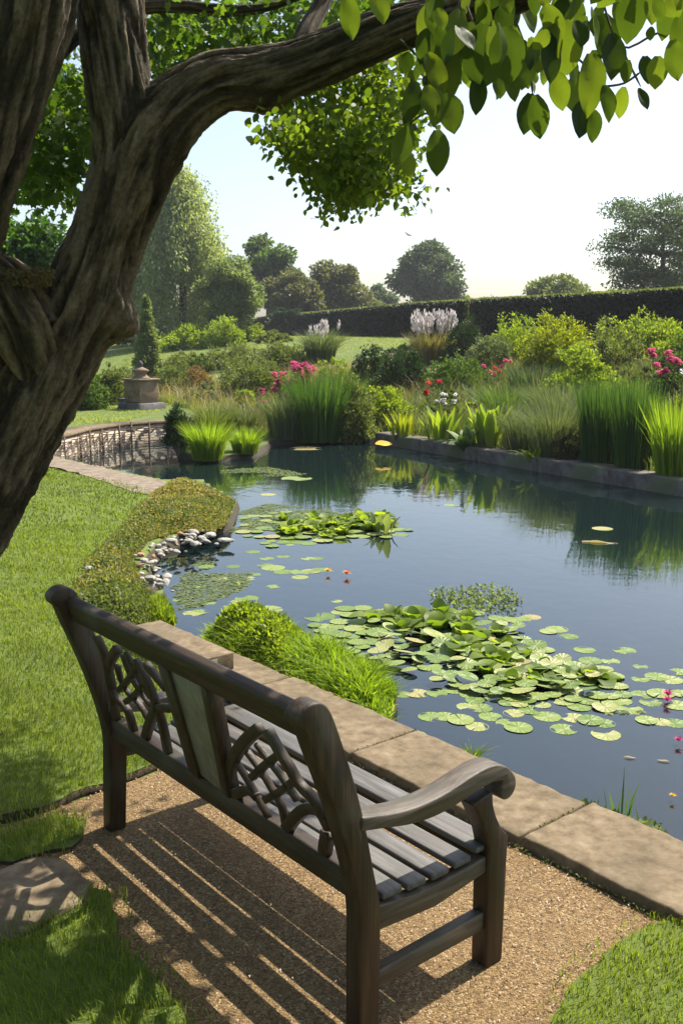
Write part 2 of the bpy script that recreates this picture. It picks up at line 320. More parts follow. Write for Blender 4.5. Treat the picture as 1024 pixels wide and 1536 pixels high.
TUFT = [gp(-40, 1262), gp(30, 1250), gp(80, 1228), gp(130, 1236), gp(125, 1262), gp(75, 1282), gp(20, 1300), gp(-40, 1300)]
for k, (nm, q) in enumerate((('lawn', LAWN), ('lawn', LAWNR), ('lawn', LAWNL), ('lawn', TUFT))):
    sheet(nm, wob(q, .012, .06, k), (.035, .02, .02, .018)[k], M['soil'], th=(.06, .04, .04, .03)[k])
    q2 = wob(q, .012, .06, k); sheet(nm, q2, (.035, .02, .02, .018)[k]+.003, M['turf'])
def lawn_blades(poly, bands, z, name, label, hscale=1.):
    Vs, Ls, Zs, nn = [], [], [], 0
    for (y0, y1, dens, h, wd) in bands:
        q = np.array([p[:2] for p in poly]); lo, hi = q.min(0).copy(), q.max(0).copy(); lo[1] = max(lo[1], y0); hi[1] = min(hi[1], y1)
        lo[0] = max(lo[0], -.42*y1-.4); hi[0] = min(hi[0], .42*y1+.4)
        if hi[1] <= lo[1] or hi[0] <= lo[0]: continue
        c = rng.uniform(lo, hi, (int(dens*np.prod(hi-lo)), 2)); c = c[(inpoly(c, poly) | ((pdist(c, poly) < .06) & (rng.uniform(0, 1, len(c)) < .22))) & (np.abs(c[:, 0]) < .38*c[:, 1]+.35)]
        if not len(c): continue
        cl_ = vnoise(c, 9, 5); ln_ = np.stack([vnoise(c, 3, 8), vnoise(c, 3, 9)], 1)*.5+rng.normal(size=(len(c), 2))*.35
        hh = .72*h*hscale*(1+.25*cl_)*rng.uniform(.55, 1.25, len(c))
        V, L, Z = blades(np.c_[c, np.full(len(c), z)], hh, wd*rng.uniform(.7, 1.3, len(c)), ln_)
        Vs.append(V); Ls.append(L+nn); Zs.append(Z); nn += len(V)
    o = link(name, mesh(name, np.concatenate(Vs), np.concatenate(Ls), np.concatenate(Zs), LM['lawn'])); tag(o, label, 'grass', kind='stuff')
lawn_blades(LAWN, [(3, 5, 9000, .05, .0035), (5, 7, 6000, .045, .0045), (7, 10, 3000, .045, .007), (10, 17, 1100, .045, .012)], .036, 'grass', 'short mown grass of the long lawn beside the pond')
lawn_blades(LAWNR, [(1, 5, 11000, .05, .003)], .022, 'grass', 'short mown grass at the corner of the gravel near the slabs')
lawn_blades(LAWNL, [(1, 5, 9000, .055, .0032)], .022, 'grass', 'dappled grass behind the bench beside the stepping stone', 1.1)
lawn_blades(TUFT, [(1, 6, 9000, .07, .0035)], .02, 'grass', 'small island of longer grass by the far rear leg of the bench', 1.0)
# path on the left bank
path = [gp(70, 684, .02), gp(120, 696, .02), gp(180, 710, .02), gp(240, 722, .02), gp(275, 740, .02), gp(235, 746, .02), gp(200, 741, .02), gp(140, 719, .02), gp(80, 703, .02), gp(30, 696, .02), gp(30, 680, .02)]
sheet('path', wob(path, .02, .2, 3), .046, noisemat('path_paving', [(.3, (.12, .09, .06)), (.5, (.19, .15, .105)), (.7, (.27, .22, .165))], 9, .9, .4, 40))
# ------------------------------------------------------------------ coping slabs
def slab(u0, u1, n0, n1, z0, z1, label, cat='slab', name='coping_slab', seed=0, group='stone slabs edging the pond by the bench'):
    r_ = np.random.default_rng(seed)
    V, nu, nn = [], max(6, int(abs(u1-u0)/.04)), 10
    us = np.linspace(u0, u1, nu); ns = np.linspace(n0, n1, nn); b = MB()
    for z in (z0, z1):
        for u in us:
            for k in ns:
                e = 0
                du = r_.normal()*.002*(z == z1); dn = r_.normal()*.0045*((k == n0) or (k == n1))
                V.append(un(u+du, k+dn, z+(r_.normal()*.0006 if z == z1 else 0)))
    f = []; K = nu*nn
    for i in range(nu-1):
        for j in range(nn-1):
            a = i*nn+j; f.append((K+a, K+a+1, K+a+nn+1, K+a+nn))
    for i in range(nu-1): f += [(i*nn, (i+1)*nn, K+(i+1)*nn, K+i*nn)[::-1], (i*nn+nn-1, (i+1)*nn+nn-1, K+(i+1)*nn+nn-1, K+i*nn+nn-1)]
    for j in range(nn-1): f += [(j, j+1, K+j+1, K+j), (K+(nu-1)*nn+j, K+(nu-1)*nn+j+1, (nu-1)*nn+j+1, (nu-1)*nn+j)]
    c = np.mean(V, 0); c[2] = z0
    b.add([v-c for v in V], f); o = b.build(name, M['stone'], None, c, bevel=.011, seg=2)
    return tag(o, label, cat, group)
slab(3.62, 2.46, 1.15, 1.57, -.45, .05, 'stone slab partly under the raised inscribed block', seed=1)
slab(2.452, 1.447, 1.165, 1.595, -.45, .05, 'long stone slab directly behind the middle of the bench', seed=2)
slab(1.437, .432, 1.17, 1.6, -.45, .052, 'stone slab beyond the bench seat and right armrest', seed=3)
slab(.42, -.72, 1.18, 1.63, -.45, .055, 'stone slab nearest the gravel corner and right hand lawn', seed=4)
slab(-.732, -1.9, 1.17, 1.62, -.45, .05, 'stone slab running out past the right hand lawn', seed=5)
blk = thing('raised_block', 'raised stone block with a small inscribed panel on its end', 'stone block', un(2.77, 1.27, .05), 0)
b = MB(); b.box((0, 0, .05), (.86, .255, .1)); rz = Matrix.Rotation(math.atan2(UB[1], UB[0]), 4, 'Z')
b.V = [rz @ (Vector(v)+Vector((.43, 0, 0))) for v in b.V]; b.build('block', M['stone'], blk, bevel=.006)
b = MB()
b.box((-.0015, .05, .052), (.004, .13, .07))
b.V = [rz @ Vector(v) for v in b.V]; pn = b.build('inscription_panel', M['stonedark'], blk)
b = MB()
for r_ in range(6):
    y = .108
    while y > -.005:
        l = random.uniform(.004, .013); b.box((-.0042, y-l/2, .079-.0105*r_), (.0016, l, .0045)); y -= l+.0035
b.V = [rz @ Vector(v) for v in b.V]; b.build('lettering', M['stonepale'], pn)
# stepping stone
q = wob([gp(-60, 1330), gp(-10, 1322), gp(50, 1297), gp(100, 1302), gp(140, 1335), gp(128, 1362), gp(90, 1385), gp(20, 1422), gp(-60, 1445)], .004, .05, 9)
b = MB(); c = np.mean(q, 0); b.prism([tuple(p-c) for p in (q if sum(a[0]*e[1]-e[0]*a[1] for a, e in zip(q, q[1:]+q[:1])) > 0 else q[::-1])], 0, .03, 'z')
tag(b.build('stepping_stone', M['stone'], None, (*c, .004), bevel=.006), 'flat worn stepping stone in dappled shade behind the bench', 'stone')
# ------------------------------------------------------------------ bench
BL, BD = 1.568, .60
bench = thing('garden_bench', 'dark weathered wooden garden bench with lattice back and scrolled arms on gravel', 'bench', (OB[0], OB[1], .006), math.atan2(-UB[1], -UB[0]))
def resmooth(P, k=4):
    P = [np.array(p, float) for p in P]; out = []
    for i in range(len(P)-1):
        p0, p1, p2, p3 = P[max(i-1, 0)], P[i], P[i+1], P[min(i+2, len(P)-1)]
        for j in range(k):
            t = j/k; out.append(.5*((2*p1)+(-p0+p2)*t+(2*p0-5*p1+4*p2-p3)*t*t+(-p0+3*p1-3*p2+p3)*t**3))
    return out+[P[-1]]
front_e = resmooth([(.075, .3), (.072, .4), (.05, .5), (.015, .66), (-.022, .79), (-.06, .9), (-.09, .98), (-.112, 1.02), (-.14, 1.038), (-.175, 1.036), (-.203, 1.012), (-.2, .985)], 3)
rear_e = resmooth([(-.178, .965), (-.155, .9), (-.115, .8), (-.075, .69), (-.04, .58), (-.012, .47), (0, .38), (0, .3)], 3)
for side in (0, 1):
    pr = [(0, 0), (.07, 0)]+[tuple(p) for p in front_e]+[tuple(p) for p in rear_e]
    x0, x1 = (-.066, 0) if side == 0 else (-BL, -BL+.066)
    b = MB(); b.prism(pr, x0, x1, 'x')
    if side: b.V = [(x-.03*max(0, 1-z/.4), y, z) for x, y, z in b.V]
    b.build('rear_leg', M['wz'], bench, bevel=.006)
    # front leg with the arm support growing out of its block
    ol = [(.517, 0), (.592, 0), (.602, .41)]+[tuple(p) for p in resmooth([(.602, .425), (.575, .455), (.548, .5), (.53, .55), (.527, .592)], 3)]+[tuple(p) for p in resmooth([(.44, .575), (.462, .54), (.488, .49), (.505, .45), (.515, .41)], 3)]
    ad = -.125*side; ol = [(y, z+(ad if z > .53 else ad*max(0, (z-.425)/.105))) for y, z in ol]
    b = MB(); b.prism(ol, x0, x1, 'x'); b.build('front_leg', M['wz'], bench, bevel=.007)
    top = resmooth([(.0, .683), (.08, .664), (.17, .65), (.25, .648), (.33, .655), (.41, .67), (.48, .68), (.54, .676), (.59, .65), (.622, .61), (.622, .575), (.6, .553), (.572, .552), (.556, .572), (.562, .59)], 3)
    low = resmooth([(.565, .594), (.545, .598), (.52, .602), (.47, .598), (.4, .585), (.32, .574), (.25, .572), (.17, .58), (.08, .6), (.0, .618)], 3)
    b = MB(); b.prism([(p[0], p[1]+ad) for p in top]+[(p[0], p[1]+ad+.024) for p in low], x0-.006, x1+.006, 'x'); b.build('arm', M['wy'], bench, bevel=.009)
    if side == 0:
      b = MB(); b.prism([(.07, .128), (.516, .128), (.516, .19), (.07, .18)], x0+.014, x1-.014, 'x'); b.build('stretcher', M['wy'], bench, bevel=.005)
    srl = [(.071, .31), (.3, .295), (.516, .325)]+[tuple(p) for p in resmooth([(.516, .378), (.4, .366), (.3, .362), (.2, .368), (.071, .385)], 3)]
    b = MB(); b.prism(srl, x0+.012, x1-.012, 'x'); b.build('seat_rail', M['wy'], bench, bevel=.004)
b = MB(); b.box((-BL/2, .56, .335), (BL-.134, .03, .07)); b.build('front_rail', M['wx'], bench, bevel=.004)
LN = -.306
def bn(z): return .03+LN*(z-.46)
tilt = Matrix.Rotation(math.atan(-LN), 4, 'X')
b = MB(); b.box((-BL/2, bn(.955)+.0, .955), (BL-.134, .045, .095), None)
c0 = Vector((0, bn(.955), .955)); b.V = [tuple(tilt @ (Vector(v)-c0)+c0) for v in b.V]; b.build('top_rail', M['wx'], bench, bevel=.014, seg=3)
b = MB(); b.box((-BL/2, .032, .452), (BL-.134, .05, .08)); b.build('back_rail', M['wx'], bench, bevel=.005)
sn = [(.135, .20), (.222, .288), (.31, .376), (.398, .464), (.486, .565)]
sz = [.398, .388, .384, .388, .402]
for (n0, n1), z in zip([(a, b_-.021) for a, b_ in zip([.1, .196, .291, .386, .481], [.196, .291, .386, .481, .6])], sz):
    b = MB(); xa = .012; b.box((-BL/2, (n0+n1)/2, z), (BL-2*.02, n1-n0, .021))
    b.V = [(x+random.uniform(-.002, .002), y, zz) for x, y, zz in b.V]
    b.build('seat_slat', M['slat'], bench, bevel=.006, seg=2)
# lattice: outlines traced on the plane of the back
def onback(px, py):
    d = ray(px, py); o = np.array([0, 0, H])
    # n = .03+LN*(z-.46)
    nb3 = np.array([NB[0], NB[1], 0]); A = nb3-np.array([0, 0, LN])
    rhs = .03-LN*.466+OB@NB; t = (rhs-o@A)/(d@A); P_ = o+d*t; return ((P_[:2]-OB)@UB, P_[2]-.006)
def bar(pts, wd, dp, parent, name, mat, off=0.):
    P_ = resmooth(pts, 3); q = np.array(P_); k = len(q); V = []
    for i in range(k):
        t = q[min(i+1, k-1)]-q[max(i-1, 0)]; t = t/np.linalg.norm(t); s_ = np.array([-t[1], t[0]])*wd/2
        for a_, sg in ((q[i]+s_, 1), (q[i]-s_, -1)):
            for dd in (-dp/2, dp/2): V.append((-a_[0], bn(a_[1])+dd+off, a_[1]))
    f = []
    for i in range(k-1):
        a = i*4; f += [(a, a+4, a+5, a+1), (a+2, a+3, a+7, a+6), (a, a+2, a+6, a+4), (a+1, a+5, a+7, a+3)]
    f += [(0, 1, 3, 2), (4*k-4, 4*k-2, 4*k-1, 4*k-3)]
    b = MB(); b.add(V, f); return b.build(name, mat, parent, bevel=.0015, seg=1)
def r1(*p): return [onback(60+x/3.413, 860+y/3.413) for x, y in p]
def r2(*p): return [onback(300+x/3.413, 1020+y/3.413) for x, y in p]
zc = lambda q: [(u, min(max(z, .489), .913)) for u, z in q]
lat1 = [((290, 320), (335, 420), (368, 570), (392, 745)), ((400, 385), (355, 465), (362, 560), (400, 640), (450, 700), (485, 815)), ((490, 440), (545, 540), (588, 650), (625, 760), (668, 950)),
        ((550, 870), (563, 770), (600, 695), (670, 690)), ((545, 465), (600, 530), (650, 590))]
lat1t = [((395, 470), (430, 580), (510, 670), (560, 760)), ((425, 415), (470, 530), (540, 640), (590, 690)), ((500, 480), (450, 550), (405, 600)), ((540, 560), (490, 620), (440, 660)), ((440, 400), (500, 520), (570, 640))]
lat2 = [((165, 625), (148, 510), (175, 400), (235, 310), (310, 245)), ((345, 250), (410, 370), (455, 440), (510, 535), (580, 605), (650, 700)), ((455, 800), (475, 720), (540, 660), (610, 670), (668, 770)),
        ((165, 640), (195, 580), (250, 560), (295, 600)), ((655, 780), (640, 870), (665, 970))]
lat2t = [((190, 425), (250, 520), (300, 610), (345, 690), (362, 760)), ((240, 365), (310, 460), (370, 560), (420, 650), (445, 770)), ((290, 325), (360, 420), (430, 510), (500, 620)), ((265, 500), (340, 430), (415, 375)), ((335, 615), (420, 565), (490, 510))]
for q in lat1: bar(zc(r1(*q)), .03, .026, bench, 'lattice_bar', M['wz'])
for q in lat1t: bar(zc(r1(*q)), .02, .02, bench, 'lattice_bar', M['wz'])
for q in lat2: bar(zc(r2(*q)), .034, .026, bench, 'lattice_bar', M['wz'])
for q in lat2t: bar(zc(r2(*q)), .022, .02, bench, 'lattice_bar', M['wz'])
sA = zc(r1((690, 560), (815, 1010))); sB = zc(r1((905, 680), (968, 1090)))
bar([(sA[0][0], .913), (sA[1][0], .489)], .062, .05, bench, 'splat_stile', M['wz'])
bar([(sB[0][0], .913), (sB[1][0], .489)], .036, .05, bench, 'splat_stile', M['wz'])
mid = [((sA[i][0]+sB[i][0])/2-.006, (.913, .489)[i]) for i in (0, 1)]
bar(mid, abs(sA[0][0]-sB[0][0])-.03, .016, bench, 'splat_board', M['board'], -.005)
# ------------------------------------------------------------------ plants: generators return (V, L, Z)
def cat3(parts):
    Vs, Ls, Zs, n_ = [], [], [], 0
    for V, L, Z in parts: Vs.append(V); Ls.append(np.asarray(L)+n_); Zs.append(Z); n_ += len(V)
    return np.concatenate(Vs), np.concatenate(Ls), np.concatenate(Zs)
def blob(n_, rx, ry, rz_, lump=.25, shell=.55, seed=None, flat=0.):
    """points through a lumpy dome: returns points and outward directions"""
    d = rdir(n_); d[:, 2] = np.abs(d[:, 2])*(1)-flat*.0
    sd_ = rng.integers(1e6) if seed is None else seed
    r_ = (shell+(1-shell)*rng.uniform(0, 1, n_)**.6)*(1+lump*vnoise(d, 3.2, sd_)+lump*.6*vnoise(d, 8, sd_+1))
    return d*r_[:, None]*[rx, ry, rz_], d
def shrub(name, label, cat, px, py, wpx, hpx, mat, leaf=.05, n_=2500, asp=1.6, lump=.25, up=.5, dist=None, group=None, depth=1., ground_pt=None):
    c = tg(px, py) if dist is None else at(px, py, dist)
    if ground_pt is not None: c = np.array(ground_pt)
    k = c[1]/F; rx, h = wpx*k/2, hpx*k
    t = thing(name, label, cat, c, 0, group)
    n1 = int(n_*1.9); leaf *= .82; nc = max(40, n1//34); Pc, dc = blob(nc, rx*.95, rx*depth*.95, h*.95, lump*1.35, shell=.5); ic = rng.integers(0, nc, n1); cs_ = rng.uniform(.05, .13, nc)*(rx+h)*.75; P_ = Pc[ic]+rdir(n1)*(rng.uniform(0, 1, (n1, 1))**.6)*cs_[ic][:, None]; d = unit(dc[ic]+unit(P_-Pc[ic])*.7)
    P_[:, 2] += -.03*h
    D = unit(d+rdir(n1)*.9+[0, 0, up])
    V, L, Z = leaves(P_, D, leaf*rng.uniform(.6, 1.3, n1), leaf/asp*rng.uniform(.7, 1.2, n1), up=unit(rdir(n1)+[0, 0, .8]))
    # inner shaded leaves
    link('foliage', mesh('foliage', V, L, Z, mat), t)
    b = MB()
    for i in range(7):
        a = random.uniform(0, 6.3); r_ = random.uniform(.3, .75)
        b.tube([(0, 0, -.05), (math.cos(a)*rx*r_*.4, math.sin(a)*rx*r_*.4, h*.4), (math.cos(a)*rx*r_, math.sin(a)*rx*r_*depth, h*random.uniform(.65, .85))], [h*.02, h*.013, h*.004], 5)
    b.build('stems', noise_stem, t)
    return t
noise_stem = noisemat('stem', [(.3, (.04, .035, .02)), (.7, (.11, .09, .05))], 20, .9, .3)
def grassy(name, label, cat, px, py, wpx, hpx, mat, n_=600, wd=.012, splay=.35, bend=.6, dist=None, group=None, asp=1., pt=None):
    c = np.array(pt) if pt is not None else (tg(px, py) if dist is None else at(px, py, dist))
    k = c[1]/F; r_, h = wpx*k/2, hpx*k
    a = rng.uniform(0, 6.283, n_); q = np.sqrt(rng.uniform(0, 1, n_)); base = np.c_[np.cos(a)*q*r_*(1-splay*.6), np.sin(a)*q*r_*(1-splay*.6)*asp]
    ln_ = np.c_[np.cos(a), np.sin(a)]*(q*splay)[:, None]+rng.normal(size=(n_, 2))*.1*(.4+splay)
    V, L, Z = blades(np.c_[base, np.full(n_, -.03)], h*rng.uniform(.55, 1.05, n_), wd*rng.uniform(.6, 1.3, n_), ln_, bend)
    o = link(name, mesh(name, V, L, Z, mat), None, c); return tag(o, label, cat, group)
def broad(name, label, cat, px, py, wpx, hpx, mat, n_=14, wf=.3, tiltv=.4, dist=None, group=None, pt=None, lift=0, dirs=None):
    """a rosette of broad upright leaves, each folded along its midrib"""
    c = np.array(pt) if pt is not None else (tg(px, py) if dist is None else at(px, py, dist))
    k = c[1]/F; r_, h = wpx*k/2, hpx*k; b = MB(); kk = 6
    for i in range(n_):
        a = 2*math.pi*i/n_*1.618*2.4+random.uniform(-.3, .3); tl = tiltv*random.uniform(.2, 1.2); ln_ = h*random.uniform(.65, 1.05)/max(.5, math.cos(tl*.8)); wd = ln_*wf*random.uniform(.8, 1.2)
        V = []; ca, sa = math.cos(a), math.sin(a); bo = random.uniform(0, .25 if wf > .35 else .75)*r_
        for j in range(kk+1):
            t = j/kk; w_ = wd*.5*(math.sin(math.pi*min(1, t*.93+.05))**(.8 if wf < .5 else .55))*(1-.15*t)+.004; ang = tl*(.5+t*1.1)
            rr_ = bo+ln_*t*math.sin(ang*.8); zz = ln_*t*math.cos(ang*.8)+lift
            for s_ in (-1, 0, 1): V.append((ca*(rr_-abs(s_)*w_*.25)-sa*s_*w_, sa*(rr_-abs(s_)*w_*.25)+ca*s_*w_, zz+abs(s_)*w_*.15))
        b.add(V, [(j*3+q, j*3+q+1, j*3+q+4, j*3+q+3) for j in range(kk) for q in (0, 1)])
    o = b.build(name, mat, None, c, smooth=True); return tag(o, label, cat, group)
def petals(P_, size, n_pet=7):
    """small flower heads: ring of petals at each point"""
    n_ = len(P_); Q = np.repeat(P_, n_pet, 0); a = np.tile(np.linspace(0, 6.283, n_pet, endpoint=False), n_)+np.repeat(rng.uniform(0, 6, n_), n_pet)
    D = np.stack([np.cos(a), np.sin(a), rng.uniform(-.2, .9, len(a))], 1)
    return leaves(Q, D, size*.5*rng.uniform(.8, 1.2, len(a)), size*.4, .3, up=np.tile([0, 0, 1.], (len(a), 1)))
def flowers(name, label, cat, heads, base, petal, size, stem_mat=None, per=10, foliage=None, leaf=.05, nleaf=200, group=None):
    """a flowering plant: stems from its base to each flower head, with leaves up the stems"""
    heads = [np.array(h) for h in heads]; c = np.array(base); t = thing(name, label, cat, c, 0, group); b = MB(); pts = []
    for h in heads:
        q = h-c; b.tube([(q[0]*.35, q[1]*.35, -.03), (q[0]*.7, q[1]*.7, q[2]*.55), tuple(q)], [.006, .005, .003], 5)
        s_ = np.linspace(.1, .9, max(3, nleaf//len(heads)))[:, None]; pts.append(np.c_[q[0]*(.35+.65*s_), q[1]*(.35+.65*s_), q[2]*s_]+rng.normal(size=(len(s_), 3))*.03)
    b.build('stems', noise_stem, t)
    P_ = np.concatenate(pts); V, L, Z = leaves(P_, unit(rdir(len(P_))+[0, 0, .4]), leaf, leaf*.4); link('foliage', mesh('foliage', V, L, Z, foliage or LM['mid']), t)
    for h in heads:
        q = h-c; P_ = q+rdir(per)*size*.38*rng.uniform(.5, 1, (per, 1)); V, L, Z = petals(P_, size*.42); link('flower_head', mesh('flower_head', V, L, Z, PET[petal] if isinstance(petal, str) else petal[random.randrange(len(petal))]), t)
    return t
# ------------------------------------------------------------------ the near tree
def limb(name, pts, parent, K=64, step=.025, ridge=.09, seed=0, lumps=(), mat=None, flare=0):
    """pts: (px, py, distance, radius in photo pixels) along the limb"""
    A = [np.r_[at(px, py, d), r*d/F] for px, py, d, r in pts]
    q = np.array(resmooth(A, 24)); s_ = np.r_[0, np.cumsum(np.linalg.norm(np.diff(q[:, :3], axis=0), axis=1))]
    n_ = max(4, int(s_[-1]/step)); ss = np.linspace(0, s_[-1], n_); q = np.stack([np.interp(ss, s_, q[:, i]) for i in range(4)], 1)
    T = unit(np.gradient(q[:, :3], axis=0)); a = unit(np.cross(T, [0, 1, .1])); b = np.cross(T, a)
    th = np.linspace(0, 2*np.pi, K, endpoint=False); tw = ss*.35
    cs, sn_ = np.cos(th[None]+0*ss[:, None]), np.sin(th[None]+0*ss[:, None])
    X = np.stack([np.cos(th[None]+tw[:, None])*1.0, np.sin(th[None]+tw[:, None])*1.0, np.repeat(ss[:, None]*.7, K, 1)], 2).reshape(-1, 3)
    n1 = vnoise(X, 4.2, seed); n2 = vnoise(X, 9., seed+1); n3 = vnoise(X*[1, 1, 3], 2.0, seed+2)
    fr = np.array([mnoise.ridged_multi_fractal(Vector((x*2.8+seed, y*2.8, z*3.4)), .8, 2.15, 6, 1., 2.) for x, y, z in X])
    fr2 = np.array([mnoise.fractal(Vector((x*3.2+seed, y*3.2, z*6)), .6, 2.2, 5) for x, y, z in X])
    fr = (fr-fr.mean())/max(.2, fr.std())
    dsp = 1+ridge*(-1.1*np.exp(-(n1/.11)**2)+.7*np.clip(fr, -1.8, 1.6)+.45*fr2+.9*n3)
    grv = np.clip(.55+.3*fr-.9*np.exp(-(n1/.12)**2), .12, 1)
    rr = q[:, 3][:, None]*dsp.reshape(n_, K)
    V = q[:, None, :3]+rr[..., None]*(a[:, None]*cs[..., None]+b[:, None]*sn_[..., None])
    V = V.reshape(-1, 3)
    for (px, py, d, rad, amt) in lumps:
        c = at(px, py, d); w_ = np.exp(-(np.linalg.norm(V-c, axis=1)/(rad*d/F))**2)
        V = V+(unit(V-q[:, None, :3].repeat(K, 1).reshape(-1, 3)))*(w_*amt*d/F)[:, None]*(1+.35*vnoise(V, 30, 4))[:, None]
    i = (np.arange(n_-1)[:, None]*K+np.arange(K)).ravel(); j = (np.arange(n_-1)[:, None]*K+(np.arange(K)+1) % K).ravel()
    L = np.stack([i, j, j+K, i+K], 1).ravel(); Z = np.full(len(i), 4)
    L = np.r_[L, np.arange((n_-1)*K, n_*K)]; Z = np.r_[Z, K]
    c0 = np.array(parent.location); me = mesh(name, V-c0, L, Z, mat or M['bark'], True)
    at2 = me.attributes.new('barkuv', 'FLOAT_VECTOR', 'POINT')
    uvv = np.stack([np.cos(th[None]+tw[:, None])*.3, np.sin(th[None]+tw[:, None])*.3, np.repeat(ss[:, None]*.3, K, 1)], 2).reshape(-1, 3)
    at2.data.foreach_set('vector', uvv.astype(np.float32).ravel())
    a3 = me.attributes.new('groove', 'FLOAT', 'POINT'); a3.data.foreach_set('value', grv.astype(np.float32))
    return link(name, me, parent)
TB = at(-190, 1085, 5.0); TB[2] = 0
tree = thing('leaning_tree', 'old leaning tree with ridged brown bark and a branch arching over the pond', 'tree', TB)
bpy.context.view_layer.update()
D0 = 5.0
limb('trunk', [(-215, 1110, D0, 120), (-150, 1000, D0, 98), (-98, 860, D0, 78), (-14, 710, D0, 69), (53, 590, D0, 62), (98, 500, D0, 59), (140, 410, D0, 55), (170, 330, D0, 52), (197, 262, D0, 54), (232, 200, D0, 54), (275, 155, D0, 45), (325, 124, D0, 40), (385, 116, 4.95, 40), (450, 99, 4.85, 36), (510, 76, 4.75, 34), (580, 48, 4.6, 32), (640, 28, 4.5, 28), (720, 8, 4.4, 25), (800, -14, 4.3, 20), (900, -60, 4.2, 14), (1000, -120, 4.1, 8)], tree, 190, .012, .075, 1,
     lumps=[(190, 482, 4.95, 32, 46), (176, 445, 4.8, 24, 20), (404, 170, 4.9, 30, 16)])
limb('limb', [(150, 380, D0+.02, 34), (176, 290, D0, 40), (186, 215, D0-.02, 44), (180, 140, D0-.03, 44), (171, 60, D0, 45), (160, -30, D0, 46), (150, -140, D0, 42), (140, -300, 4.9, 30)], tree, 150, .013, .075, 11)
limb('limb', [(-120, 700, 4.9, 66), (-105, 560, 4.8, 62), (-85, 430, 4.75, 60), (-50, 310, 4.7, 56), (-8, 190, 4.7, 54), (30, 90, 4.7, 52), (58, -10, 4.7, 52), (80, -140, 4.7, 46), (100, -300, 4.7, 34)], tree, 150, .013, .075, 21)
limb('stub', [(60, 560, 4.95, 40), (40, 500, 4.85, 48), (18, 455, 4.8, 46), (2, 420, 4.78, 40), (-12, 395, 4.76, 26), (-18, 380, 4.76, 5)], tree, 110, .012, .1, 31, lumps=[(55, 440, 4.9, 30, 14)])
limb('branch', [(-10, 130, 4.9, 15), (40, 105, 5.1, 15), (80, 82, 5.2, 14), (115, 52, 5.25, 12), (160, 28, 5.3, 11), (215, 11, 5.3, 10), (280, 10, 5.3, 9), (345, 16, 5.35, 8), (410, 8, 5.4, 6), (480, -20, 5.4, 4)], tree, 24, .03, .06, 41)
limb('branch', [(440, 104, 4.86, 17), (452, 75, 4.88, 17), (462, 45, 4.92, 15), (480, 10, 5, 13), (500, -40, 5.05, 12)], tree, 40, .02, .06, 43)
# moss on the stub
P_ = np.array([at(random.uniform(-5, 80), random.uniform(405, 432), random.uniform(4.62, 4.95)) for _ in range(1500)])-np.array(tree.location)
link('moss', mesh('moss', *leaves(P_, unit(rdir(1500)+[0, 0, .6]), .022, .01), M['moss']), tree)
# leaves in small twig clusters
OVAL = np.array([(0, 0), (.22, .12), (.35, .38), (.31, .62), (.16, .85), (0, 1), (-.16, .85), (-.31, .62), (-.35, .38), (-.22, .12)])
def oval(P, D, ln, up=None): return lobed(P, D, ln, up, OVAL)
def crown_region(name, poly_px, n_cl, d0, d1, leaf, per, mat, sig=.10, shape=lobed, twig=False, droop=.5, gaps=-9):
    q = [np.array(p, float) for p in poly_px]; c = scatter(q, n_cl*2); c = c[vnoise(c, .045, 17) > gaps][:n_cl]; n_cl = len(c); pts = np.array([at(x, y, random.uniform(d0, d1)) for x, y in c])
    n_ = n_cl*per; P_ = np.repeat(pts, per, 0)+rng.normal(size=(n_, 3))*sig*[1, 1, .8]
    D = unit(rdir(n_)+[0, 0, -droop]); V, L, Z = shape(P_, D, leaf*rng.uniform(.6, 1.25, n_), up=unit(rdir(n_)*.9+[0, 0, .7]))
    c0 = np.array(tree.location); link(name, mesh(name, V-c0, L, Z, mat), tree)
    if twig:
        b = MB()
        for p in pts[::4]:
            a = p+np.array([random.uniform(-.35, .1), random.uniform(-.1, .2), random.uniform(.1, .35)]); m_ = (a+p)/2+rng.normal(size=3)*.04
            b.tube([a-c0, m_-c0, p-c0], [.006, .004, .002], 4)
        b.build('twig', M['barkplain'], tree)
crown_region('crown', [(55, 95), (130, 85), (165, 150), (140, 215), (130, 270), (118, 305), (90, 285), (60, 300), (20, 290), (0, 250), (40, 180)], 120, 5.3, 6.2, .062, 16, LM['crown'])
crown_region('crown', [(215, -10), (620, -10), (600, 60), (540, 90), (430, 100), (330, 100), (270, 125), (225, 140), (215, 60)], 190, 5.3, 6.4, .06, 16, LM['crown'])
crown_region('crown', [(405, 150), (470, 110), (560, 70), (610, 70), (625, 150), (600, 200), (430, 205)], 120, 5.05, 5.6, .042, 19, LM['bough'], .075, shape=oval, gaps=-.4)
crown_region('crown', [(425, 190), (520, 170), (620, 150), (618, 215), (630, 262), (604, 306), (575, 296), (545, 312), (515, 320), (488, 296), (468, 262), (440, 238)], 118, 4.2, 5.0, .036, 24, LM['bough'], .055, shape=oval, gaps=-.35)
crown_region('crown', [(412, 170), (440, 165), (470, 250), (440, 245), (418, 205)], 22, 4.4, 5.0, .038, 15, LM['bough'], .05, shape=oval)
crown_region('crown', [(495, 235), (610, 215), (600, 295), (560, 300), (520, 305)], 60, 4.3, 4.9, .036, 22, LM['bough'], .055, shape=oval, gaps=-.35)
